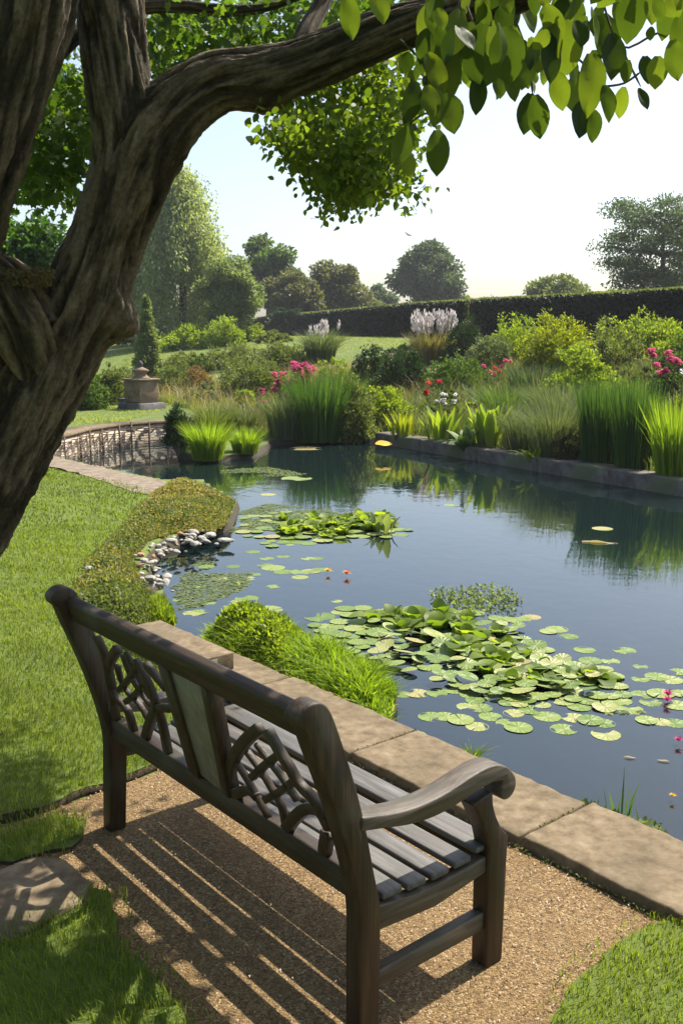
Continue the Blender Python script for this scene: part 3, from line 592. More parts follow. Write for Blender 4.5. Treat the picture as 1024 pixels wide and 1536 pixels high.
def shade_canopy():  # unseen leaves added overhead and behind the camera to dim the sky fill
    n_cl, per = 850, 26; c0 = np.array(tree.location)
    cc = np.c_[rng.uniform(-8, 4.5, n_cl), rng.uniform(-9, 4.3, n_cl), rng.uniform(3.95, 5.6, n_cl)]; n_ = n_cl*per
    P_ = np.repeat(cc, per, 0)+rng.normal(size=(n_, 3))*[.25, .25, .14]
    P_ = P_[(P_[:, 2] > np.maximum(3.75, 2.15+.33*P_[:, 1])) & (P_[:, 1]-.452*P_[:, 2] < 1.6)]
    V, L, Z = lobed(P_, unit(rdir(len(P_))+[0, 0, -.4]), .13*rng.uniform(.6, 1.25, len(P_)), up=unit(rdir(len(P_))*.7+[0, 0, .8]))
    link('crown', mesh('crown', V-c0, L, Z, LM['crown']), tree)  # added shade leaves, apart from the crown in view
shade_canopy()
LM['bigl'] = leafmat('foliage_big_leaves', [(.02, .036, .007), (.035, .058, .01), (.065, .098, .014), (.14, .18, .022), (.028, .048, .009)], .42, rough=.45, spec=.15)
# big heart-shaped leaves hanging near the camera
def bigleaf(P_, D, nrm, ln, wd, curl):
    kk = 7; V = []; ph = random.uniform(0, 6); D = D/np.linalg.norm(D); s_ = np.cross(D, nrm); s_ /= np.linalg.norm(s_); nn = np.cross(s_, D)
    for j in range(kk+1):
        t = j/kk; w_ = wd*.5*max(.02, (math.sin(math.pi*min(1, (t*.95+.05)**1.0)))**.72); cc = P_+D*ln*t-nn*curl*ln*t*t
        for x in (-1, -.5, 0, .5, 1): V.append(cc+s_*w_*x+nn*(abs(x)*w_*.35-(x*x)*w_*.12)+nn*math.sin(t*8+x*3+ph)*ln*.022)
    f = [(j*5+x, j*5+x+1, j*5+x+6, j*5+x+5) for j in range(kk) for x in range(4)]
    return V, f
big = MB(); tw = MB(); c0 = np.array(tree.location)
def put_leaf(px, py, d, lpx, ang, face=.0, wr=.6):
    """px,py: leaf stalk end; hangs lpx pixels in direction ang (0 = straight down, + = to the right)"""
    P_ = at(px, py, d); D = np.array([math.sin(ang), random.uniform(-.3, .3), -math.cos(ang)]); nrm = np.array([math.sin(face), -math.cos(face), random.uniform(-.3, .7)])
    V, f = bigleaf(P_-c0, D, nrm, lpx*d/F, lpx*d/F*wr*random.uniform(.85, 1.3), random.uniform(-.15, .4)); big.add(V, f)
    return P_
hand = [(520, -8, 58, .15), (560, -20, 50, .3), (655, -20, 46, -.1), (648, 42, 48, -.35), (672, 60, 95, -.12), (640, 80, 60, .5), (690, 15, 70, -.25), (622, 122, 56, -.1), (640, 128, 48, .2), (655, 135, 48, .05), (668, 140, 56, .25), (613, 188, 58, -.25), (612, 230, 36, .1), (655, 195, 62, .05), (716, 112, 54, 0), (795, 140, 58, -.15), (802, 142, 62, .25), (735, 30, 92, -.1), (757, 40, 76, .1), (780, 60, 70, 0), (820, 50, 66, .2), (845, 30, 70, .1), (905, 20, 66, .15), (915, 50, 60, .2), (872, 152, 55, -.1), (890, 165, 44, .15), (905, 128, 48, .3), (935, 130, 42, -.1), (958, 132, 34, .25), (942, 90, 30, -.15), (966, 84, 42, .1), (985, 84, 42, .05), (1008, 60, 56, .15), (976, 40, 18, 0), (1005, 5, 46, -.2), (1020, 20, 52, .1), (955, -25, 75, -.1), (885, 80, 80, .1), (870, 110, 60, -.2), (835, 105, 55, .2), (705, 60, 60, .2), (760, 100, 48, .3)]
for px, py, l, a in hand: put_leaf(px, py, random.choice([random.uniform(3.2, 3.6), random.uniform(3.9, 4.3)]), l, a, random.uniform(-.5, .5))
reg = scatter([np.array(p, float) for p in [(640, -40), (1060, -60), (1060, 40), (1000, 30), (950, 45), (930, 90), (880, 110), (850, 120), (800, 90), (740, 85), (700, 95), (650, 70), (610, 60), (640, 30)]], 120)
for x, y in reg: put_leaf(x, y-25, random.choice([random.uniform(3.1, 3.6), random.uniform(3.9, 4.7)]), random.uniform(26, 54), random.uniform(-.6, .6), random.uniform(-1.2, 1.2))
reg = scatter([np.array(p, float) for p in [(590, 60), (680, 60), (840, 100), (880, 140), (840, 120), (760, 130), (700, 130), (640, 150), (600, 130)]], 60)
for x, y in reg: put_leaf(x, y-10, random.uniform(4.6, 5.4), random.uniform(16, 34), random.uniform(-.6, .6), random.uniform(-1.2, 1.2))
big.build('crown', LM['bigl'], tree, smooth=True)
for pts in [[(600, 60), (640, 110), (615, 185)], [(615, 185), (640, 170), (655, 195)], [(615, 185), (613, 232)], [(700, 10), (720, 70), (716, 112)], [(760, 0), (790, 80), (798, 142)], [(800, -20), (850, 70), (870, 112), (905, 130)], [(870, 112), (872, 155), (880, 175)],
            [(900, -10), (930, 70), (985, 50), (1030, 45)], [(930, 70), (960, 130)], [(905, 130), (935, 125), (960, 108)], [(850, 70), (890, 105), (945, 90)], [(640, 10), (650, 60), (650, 130)], [(690, 0), (672, 60)]]:
    tw = MB(); tw.tube(resmooth([at(x, y, 4.25)-c0 for x, y in pts], 4), [.005]*((len(pts)-1)*4)+[.002], 5); tw.build('twig', M['barkplain'], tree)
# ------------------------------------------------------------------ trees beyond the garden
def far_tree(name, label, px, top, base, wpx, d, mat, n_=5000, leaf=.3, lobes=26, trunk=.25, form='round', group='trees beyond the garden', asp=1.5, dens=.5):
    k = d/F; c = at(px, base, d); zg = terr(c[None])[0]; c[2] = max(zg, c[2]-0) if False else zg; h = at(px, top, d)[2]-c[2]; rx = wpx*k/2
    t = thing(name, label, 'tree', c, 0, group); b = MB()
    b.tube([(0, 0, -.3), (rx*.03, 0, h*.3), (-rx*.03, 0, h*.62), (0, 0, h*.9)], [h*.028, h*.022, h*.012, h*.003], 8); b.build('trunk', M['barkplain'], t)
    cl_, rad = [], []; n_ = int(n_*1.9); leaf *= .72; lobes = int(lobes*1.35)
    if form == 'round':
        for i in range(lobes):
            v = rdir(1)[0]; r_ = random.uniform(.3, .86); zc_ = h*(trunk+(1-trunk)*.5); cl_.append((v[0]*r_*rx*.9, v[1]*r_*rx*.9, zc_+v[2]*r_*h*(1-trunk)*.47)); rad.append(random.uniform(.2, .38)*min(rx, h*.5))
    elif form == 'tall':
        for i in range(lobes):
            z = random.uniform(.08, .95); r_ = rx*(1-z**2.2)*.9*random.uniform(.35, 1)+.02*rx; a = random.uniform(0, 6.3); cl_.append((math.cos(a)*r_, math.sin(a)*r_, h*z)); rad.append(random.uniform(.16, .28)*rx)
    elif form == 'cone':
        for i in range(lobes):
            z = random.uniform(.03, .97); r_ = rx*(1-z)*random.uniform(.4, 1); a = random.uniform(0, 6.3); cl_.append((math.cos(a)*r_, math.sin(a)*r_, h*z)); rad.append(rx*(.12+.25*(1-z)))
    elif form == 'tiers':
        for i in range(lobes):
            z = (i % 8)/8; r_ = rx*(.25+.75*math.sin(math.pi*(.25+.65*(1-z))))*random.uniform(.25, 1.0); a = random.uniform(0, 6.3); cl_.append((math.cos(a)*r_, math.sin(a)*r_, h*(.24+.72*z)+random.uniform(-.02, .02)*h)); rad.append(random.uniform(.2, .36)*rx)
        bb = MB()
        for cx in cl_[::2]: bb.tube([(0, 0, cx[2]-.05*h), (cx[0]*.5, cx[1]*.5, cx[2]-.02*h), cx], [h*.008, h*.005, h*.002], 5)
        bb.build('branches', M['barkplain'], t)
    cl_ = np.array(cl_); rad = np.array(rad); w_ = rad**2/np.sum(rad**2); id_ = rng.choice(len(cl_), n_, p=w_)
    v = rdir(n_)*(rng.uniform(0, 1, (n_, 1))**dens); sc = np.array([1, 1, {'tiers': .36, 'tall': 1.7}.get(form, .8)])
    P_ = cl_[id_]+v*rad[id_][:, None]*sc*1.15
    P_[:, 2] = np.maximum(P_[:, 2], .05*h)
    D = unit(rdir(n_)+v*.5+([0, 0, -1.2] if form == 'tall' else [0, 0, .1]))
    V, L, Z = leaves(P_, D, leaf*rng.uniform(.6, 1.3, n_), leaf/asp*rng.uniform(.7, 1.2, n_), up=unit(rdir(n_)+[0, 0, .6]))
    link('crown', mesh('crown', V, L, Z, mat), t); return t
far_tree('willow', 'tall pale grey green feathery tree rising behind the leaning trunk', 274, 262, 520, 190, 60, LM['willow'], 25000, .34, 75, .05, 'tall', asp=2.4)
far_tree('willow', 'rounded pale green tree between the tall feathery one and the dark trees', 350, 384, 500, 112, 56, LM['pale'], 14000, .3, 30, .1, asp=2)
far_tree('broadleaf_tree', 'mid green tree whose top shows above the rounded pale tree', 402, 336, 490, 100, 88, LM['mid'], 9000, .5, 26, .12)
far_tree('broadleaf_tree', 'dull brownish green tree at the left end of the hedge', 440, 398, 490, 100, 80, LM['brown'], 9000, .42, 26, .05)
far_tree('broadleaf_tree', 'dull brownish green spreading tree with a ragged top left of the small misty one', 508, 390, 480, 110, 84, LM['brown'], 9000, .42, 24, .05)
far_tree('broadleaf_tree', 'small misty blue green tree just right of the brownish trees', 565, 424, 480, 62, 120, LM['blue'], 5000, .6, 20, .1)
far_tree('broadleaf_tree', 'small light green tree low against the hedge left of the dark round tree', 545, 440, 475, 70, 100, LM['olive'], 4000, .5, 18, .05)
far_tree('broadleaf_tree', 'large dark blue green oval tree standing alone above the hedge', 642, 354, 500, 112, 105, LM['blue'], 17000, .55, 44, .1)
far_tree('broadleaf_tree', 'tiny rounded tree top peeping over the hedge right of the dark oval tree', 735, 433, 490, 44, 120, LM['olive'], 3000, .5, 14, .1)
far_tree('broadleaf_tree', 'smallest pale tree top peeping over the hedge beside the dark oval tree', 702, 437, 490, 34, 115, LM['pale'], 2000, .5, 12, .1)
far_tree('broadleaf_tree', 'wide light green domed tree showing over the middle of the hedge', 828, 398, 500, 116, 85, LM['olive'], 9000, .45, 26, .15)
far_tree('cedar_tree', 'tall open tree with layered branches above the right end of the hedge', 988, 284, 505, 190, 52, LM['blue'], 17000, .2, 90, .2, 'tiers', dens=.7)
far_tree('maple_tree', 'dense bright green leafy tree low behind the leaning trunk at left', 20, 262, 560, 230, 19, LM['maple'], 22000, .2, 40, .15, group=None)
far_tree('conifer', 'small feathery grey green conifer on the lawn beyond the stone pedestal', 222, 440, 545, 52, 34, LM['pale'], 9000, .15, 90, .02, 'cone', group=None, asp=2.2)
for px, t_, w_, d, lb in ((198, 425, 70, 64, 'dark bush rising just right of the leaning trunk'), (190, 470, 90, 66, 'dark bush at the foot of the tall pale tree'), (330, 470, 110, 62, 'dark low bush under the rounded pale tree'), (105, 455, 150, 58, 'dark bush mass left of the tall pale tree behind the trunk'), (425, 462, 90, 75, 'dark bush below the brownish trees')):
    far_tree('bush', lb, px, t_, 515, w_, d, LM['dark'], 5000, .28, 22, .02, group='dark bushes under the far trees')
# ------------------------------------------------------------------ clipped hedge
HP = [np.array([-14.6, 127.]), np.array([-9.4, 100.]), np.array([-2.9, 76.]), np.array([3.86, 52.5]), np.array([9.9, 28.4]), np.array([11.6, 21.5]), np.array([13.2, 15])]
def hedge():
    t = thing('hedge', 'long clipped dark green hedge running along the top of the garden', 'hedge', (3.86, 52.5, 2.))
    base = np.array([3.86, 52.5, 2.]); q = []
    for a, b in zip(HP[:-1], HP[1:]):
        n_ = max(2, int(np.linalg.norm(b-a)/.8)); q += [a+(b-a)*i/n_ for i in range(n_)]
    q.append(HP[-1]); q = np.array(q); T = unit(np.gradient(q, axis=0)); nrm = np.stack([T[:, 1], -T[:, 0]], 1)
    nrm *= np.sign(-(nrm@np.array([.97, .25])))[:, None]
    zg = np.array([1.98+.002*max(0, y-30) for x, y in q]); hq = np.interp(q[:, 1], [15, 28, 52, 76, 127], [1.1, 1.27, 1.6, 1.55, 1.4]); V = []; hw = .75
    for i in range(len(q)):
        for s_, z in ((1, -.8), (1, .5), (1, 1.1), (.97, hq[i]), (0, hq[i]+.05), (-.97, hq[i]), (-1, -.8)):
            j = np.array([*(q[i]+nrm[i]*hw*s_*(1+.06*random.uniform(-1, 1))), zg[i]+z+random.uniform(-.025, .025)]); V.append(j-base)
    f = [(i*7+j, i*7+j+1, i*7+j+8, i*7+j+7) for i in range(len(q)-1) for j in range(6)]+[tuple(range(7)), tuple(range((len(q)-1)*7, len(q)*7))[::-1]]
    b = MB(); b.add(V, f); b.build('core', noisemat('hedge_core', [(.3, (.006, .01, .005)), (.7, (.02, .03, .013))], 3, .95, .8, 14, dist=.1), t)
    n_ = 90000; d = np.linalg.norm(q, axis=1); dd = np.r_[0, np.cumsum(np.linalg.norm(np.diff(q, axis=0), axis=1)/(.5*(d[1:]+d[:-1])))]
    x = rng.uniform(0, dd[-1], n_); i = np.clip(np.searchsorted(dd, x)-1, 0, len(q)-2); fr = ((x-dd[i])/(dd[i+1]-dd[i]))[:, None]
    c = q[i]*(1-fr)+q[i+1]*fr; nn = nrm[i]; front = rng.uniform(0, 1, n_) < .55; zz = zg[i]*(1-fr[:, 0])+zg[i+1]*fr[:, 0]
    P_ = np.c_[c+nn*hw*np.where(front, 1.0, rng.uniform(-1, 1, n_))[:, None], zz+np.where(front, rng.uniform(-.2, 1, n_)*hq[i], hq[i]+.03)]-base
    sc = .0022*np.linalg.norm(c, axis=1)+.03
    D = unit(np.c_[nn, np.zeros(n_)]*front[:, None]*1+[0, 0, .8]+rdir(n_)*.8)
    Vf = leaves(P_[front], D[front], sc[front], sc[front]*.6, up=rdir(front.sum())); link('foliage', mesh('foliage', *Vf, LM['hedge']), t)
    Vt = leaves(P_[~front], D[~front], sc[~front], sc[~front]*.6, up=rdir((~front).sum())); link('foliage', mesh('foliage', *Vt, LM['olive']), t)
hedge()
# ------------------------------------------------------------------ pond edging on the far right
EDG = [np.array([.72, 19.5]), np.array([4.6, 12.72]), np.array([7.7, 7.3])]
def edging(a, b, label, zt=.1):
    a, b = np.array(a), np.array(b); d = b-a; l = np.linalg.norm(d); t = d/l; nn = EN
    k = max(4, int(l/.12)); V = []; c = (a+b)/2
    for i in range(k+1):
        q = a+t*(l*(i+(.006/l*k if i == 0 else -.006/l*k if i == k else 0))/k)
        for o_, z in ((-.06, -.5), (-.06, zt-.02), (-.03, zt), (.3, zt+.005), (.32, -.5)):
            g = random.uniform(-.012, .012); V.append((*(q+nn*(o_+g)-c), z+random.uniform(-.008, .008)))
    mb = MB(); mb.add(V, [(i*5+j, i*5+j+1, i*5+j+6, i*5+j+5) for i in range(k) for j in range(4)]+[(0, 1, 2, 3, 4)[::-1], tuple(range(k*5, k*5+5))])
    tag(mb.build('edging_stone', M['stonedark'], None, (*c, 0)), label, 'edging stone', 'edging stones along the planted bank')
ep = [.72+0]; A, B2 = EDG[0], EDG[1]
cuts = [0, .2, .42, .62, .82, 1.0]
for (f0, f1), lb in zip(zip(cuts[:-1], cuts[1:]), ['edging stone at the left end of the planted bank with a yellow leaf beside it', 'edging stone below the broad yellow green leaves', 'edging stone below the fine grey green grasses', 'edging stone below the low dark shrub left of the tall reeds', 'dark edging stone at the foot of the tall dark green reeds']):
    edging(A+(B2-A)*f0, A+(B2-A)*f1, lb)
edging(EDG[1]+np.array([.03, -.05]), EDG[2], 'edging stone under the yellow green reeds at the right')
# ------------------------------------------------------------------ wattle wall with stone infill
ARC = [np.array(p) for p in resmooth([(-5.35, 15.6), (-4.95, 16.6), (-4.8, 17.8), (-4.45, 18.8), (-3.9, 19.45), (-3.25, 19.75), (-2.6, 19.9)], 10)]
ws = thing('retaining_wall', 'low curved pond wall of pale stones behind a woven wattle fence', 'wall', (-4.4, 18.4, 0))
W0 = np.array([-4.4, 18.4])
arc = np.array(ARC); at_a = unit(np.gradient(arc, axis=0)); an = np.stack([at_a[:, 1], -at_a[:, 0]], 1)  # towards the pond
def arcstrip(o0, o1, z0, z1, name, mat):
    V = []
    for i in range(len(arc)):
        for o_, z in ((o0, z0), (o0, z1), (o1, z1), (o1, z0)): V.append((*(arc[i]+an[i]*o_-W0), z))
    b = MB(); b.add(V, [(i*4+j, i*4+(j+1) % 4, i*4+4+(j+1) % 4, i*4+4+j) for i in range(len(arc)-1) for j in range(4)]); return b.build(name, mat, ws)
mw = noisemat('wall_stones', [(.3, (.34, .26, .18)), (.45, (.52, .43, .32)), (.7, (.64, .55, .44))], 5, .9, .8, 14, dist=.03)
arcstrip(.22, -.1, -.6, .26, 'stone_face', mw); arcstrip(.235, -.2, .265, .33, 'coping', M['stone'])
Ls = np.r_[0, np.cumsum(np.linalg.norm(np.diff(arc, axis=0), axis=1))]
def onarc(s_, o_): x = np.interp(s_, Ls, arc[:, 0]); y = np.interp(s_, Ls, arc[:, 1]); nx = np.interp(s_, Ls, an[:, 0]); ny = np.interp(s_, Ls, an[:, 1]); return np.array([x+nx*o_, y+ny*o_])-W0
for i, s_ in enumerate(np.cumsum(rng.uniform(.35, .75, 40))):
    if s_ > Ls[-1]: break
    r_ = random.uniform(.01, .022); b = MB(); q = onarc(s_, .27); b.tube([(*q, -.35), (*(q+rng.normal(size=2)*.012), random.uniform(.26, .36))], r_, 6); b.build('stake', M['rust'], ws)
for z in (-.08, -.03, .02, .07, .12, .17, .215, .25):
    b = MB(); b.tube([(*onarc(s_, .27+.028*(1 if (j+int(z*50)) % 2 else -1)), z+random.uniform(-.016, .016)) for j, s_ in enumerate(np.arange(.05, Ls[-1], .135))], random.uniform(.006, .012), 5); b.build('woven_rod', M['rust'], ws)
# ------------------------------------------------------------------ stone pedestal
uc = tg(212, 613); ped = thing('stone_pedestal', 'square stone pedestal with a domed finial on a stepped plinth across the lawn', 'pedestal', uc, R(-38)); k = uc[1]/F
b = MB(); b.prism([(-.44, -.44), (.44, -.44), (.5, -.3), (.5, .44), (-.44, .5)], -.1, .15, 'z'); b.V = [(x*(1.0 if z < .1 else .86), y*(1 if z < .1 else .86), z) for x, y, z in b.V]; b.build('plinth', M['urndark'], ped, bevel=.02)
b = MB(); b.box((-.42, .1, .14), (.36, .62, .2)); b.build('side_step', M['urndark'], ped, bevel=.02)
b = MB(); b.box((.03, 0, .42), (.58, .58, .54)); b.build('block', M['urn'], ped, bevel=.012)
b = MB()
for i in range(4):
    for j in range(4): b.box((.03+.292*0+(.14*(j-1.5)+(.07 if i % 2 else 0))*.9, -.294, .22+.125*i), (.115, .018, .1))
b.build('carved_panel', M['urn'], ped, bevel=.008)
b = MB(); b.box((.03, 0, .705), (.66, .66, .05)); b.build('cornice', M['urn'], ped, bevel=.012)
b = MB(); b.lathe([(.24, .73), (.2, .76), (.15, .8), (.13, .86), (.19, .9), (.2, .93), (.12, .97), (.06, 1.0), (.035, 1.02)], 16, (.03, 0, 0)); b.build('cap', M['urn'], ped)
b = MB(); b.lathe([(.03, 1.01), (.06, 1.04), (.065, 1.08), (.045, 1.13), (.01, 1.16)], 12, (.03, 0, 0)); b.build('finial', M['urndark'], ped)
# ------------------------------------------------------------------ ground cover on the near left bank, with white stones
MAT = [gp(92, 930), gp(100, 880), gp(120, 845), gp(170, 800), gp(195, 770), gp(220, 745), gp(262, 722), gp(300, 728), gp(352, 752), gp(340, 785), gp(318, 798), gp(262, 800), gp(222, 812), gp(200, 840), gp(212, 870), gp(235, 900), gp(255, 925), gp(235, 945), gp(150, 960)]
def cover(name, poly, n_, hmax, leaf, mat, label, asp=1.5, up=.6, dz=0., seed=5, edge=.35, mat2=None, frac=.0):
    c = scatter([p[:2] for p in poly], n_); d = pdist(c, poly); hh = hmax*sm(d/edge)**.6*(1+.45*vnoise(c, 4.5, seed)+.25*vnoise(c, 11, seed+1))*np.where(vnoise(c, 3, 77) > -2, 1, 1)
    z = terr(c)*0+dz+hh*rng.uniform(0, 1, n_)**.35; P_ = np.c_[c, z]
    g = rng.uniform(0, 1, n_) < (frac*(1+1.2*vnoise(c, 2.2, 31)))
    for sel, mt, nm in ((~g, mat, name), (g, mat2, name)):
        if mt is None or not sel.any(): continue
        V, L, Z = leaves(P_[sel], unit(rdir(sel.sum())*.9+[0, 0, up]), leaf*rng.uniform(.6, 1.3, sel.sum()), leaf/asp, up=rdir(sel.sum()))
        tag(link(nm, mesh(nm, V, L, Z, mt)), label, 'ground cover', kind='stuff')
cover('ground_cover', MAT, 90000, .13, .028, LM['mat'], 'low mat of tan and olive ground cover along the pond', mat2=LM['olive'], frac=.5)
sheet('soil_bed', wob(MAT, .03, .1, 4), .012, M['soil'])
NP = [gp(232, 900), gp(256, 920), gp(262, 940), gp(236, 945), gp(222, 925)]
cover('ground_cover', NP, 3500, .14, .06, LM['lime'], 'bright green tuft of ground cover at the end of the raised block', asp=5, up=1.5, edge=.15)
STONE_ME = []
for i in range(6):
    import bmesh
    bm_ = bmesh.new(); bmesh.ops.create_icosphere(bm_, subdivisions=2, radius=1)
    V = np.array([v.co for v in bm_.verts]); V = V/np.maximum(1, np.abs(V@unit(np.random.default_rng(i).normal(size=(3, 7)).T).T if False else V@unit(np.random.default_rng(i).normal(size=(7, 3))).T).max(1)/.78)[:, None]*(1+.25*vnoise(V, 1.8, 50+i))[:, None]*[1, .75, .5]
    for v, q in zip(bm_.verts, V): v.co = q
    for mt in ('stonepale', 'stonered'):
        me = bpy.data.meshes.new('stone'); bm_.to_mesh(me); me.materials.append(M[mt]); STONE_ME.append(me)
    bm_.free()
spx = []
for i in range(95):
    t = random.random()
    if t < .62: y = random.uniform(800, 885); x = np.interp(y, [800, 830, 860, 885], [262, 216, 222, 236])+random.uniform(-14, 26)*(1 if y > 815 else 2)
    else: x = random.uniform(255, 325); y = np.interp(x, [255, 325], [815, 797])+random.uniform(-8, 14)
    spx.append((x, y))
for i, (x, y) in enumerate(spx):
    red = random.random() < .05; me = STONE_ME[2*random.randrange(6)+(1 if red else 0)]; s_ = random.choice([random.uniform(.02, .04), random.uniform(.03, .065)])
    o = link('stone', me, None, gp(x, y, .0)+[0, 0, random.uniform(-.06, .05)]); o.scale = (s_, s_, s_*.9); o.rotation_euler = (random.uniform(-.3, .3), random.uniform(-.3, .3), random.uniform(0, 6))
    tag(o, 'reddish brown stone among the white ones at the water edge' if red else 'white stone in the rocky edge between ground cover and water', 'stone', 'reddish stones at the water edge' if red else 'white stones at the water edge')
for x, y, s_, lb in ((338, 796, .1, 'pinkish grey flat stone at the tip of the ground cover by the water'), (140, 853, .09, 'lone white stone lying in the ground cover'), (182, 921, .07, 'lone white stone near the raised block in the ground cover')):
    o = link('stone', STONE_ME[0], None, gp(x, y, .05)+[0, 0, (.0 if x < 300 else -.1)]); o.scale = (s_, s_*.8, s_*.6); tag(o, lb, 'stone')
# bright green low planting against the coping
GP_ = [un(3.5, 1.61), un(2.6, 1.61), un(1.66, 1.61), gp(588, 1066, -.06), gp(596, 1030, .0), gp(572, 1002, .0), gp(520, 978, .0), gp(450, 950, .0), gp(390, 934, .0), gp(318, 940, .0)]
sheet('planting_shelf', GP_, -.06, M['soil'], th=.3)
def covergrass(poly, n_, h, wd, mat, label, z0, seed, edge=.2):
    c = scatter([p[:2] for p in poly], n_); d = pdist(c, poly); hh = h*(.45+.55*sm(d/edge))*(1+.3*vnoise(c, 6, seed))*rng.uniform(.6, 1.2, n_)
    V, L, Z = blades(np.c_[c, np.full(n_, z0)], hh, wd*rng.uniform(.7, 1.3, n_), rng.normal(size=(n_, 2))*.4+[-.1, -.1], .8)
    tag(link('ground_cover', mesh('ground_cover', V, L, Z, mat)), label, 'ground cover', kind='stuff')
covergrass(GP_, 7500, .2, .013, LM['reedlime'], 'bright yellow green leafy planting between the slabs and the water', -.06, 3)
cover('ground_cover', [un(3.5, 1.62), un(2.5, 1.62), gp(470, 960, .0), gp(450, 950, .0), gp(390, 934, .0), gp(318, 940, .0)], 12000, .2, .04, LM['lime'], 'lime green leafy planting nearest the raised block', asp=2.2, up=.8, dz=-.05, edge=.2)
for i, (px, py, w_, h_) in enumerate([(568, 1050, 46, 50), (560, 1018, 50, 46), (535, 1055, 50, 44)]):
    grassy('grass_tuft', ['drooping grass tuft at the pond corner of the lime green planting', 'grass tuft behind the drooping corner tuft in the lime planting', 'grass tuft at the slab edge of the lime green planting'][i], 'grass', 0, 0, w_, h_, LM['reedlime'], 420, .008, 1.0, 1., group='grass tufts in the lime planting', pt=gp(px, py, -.06))
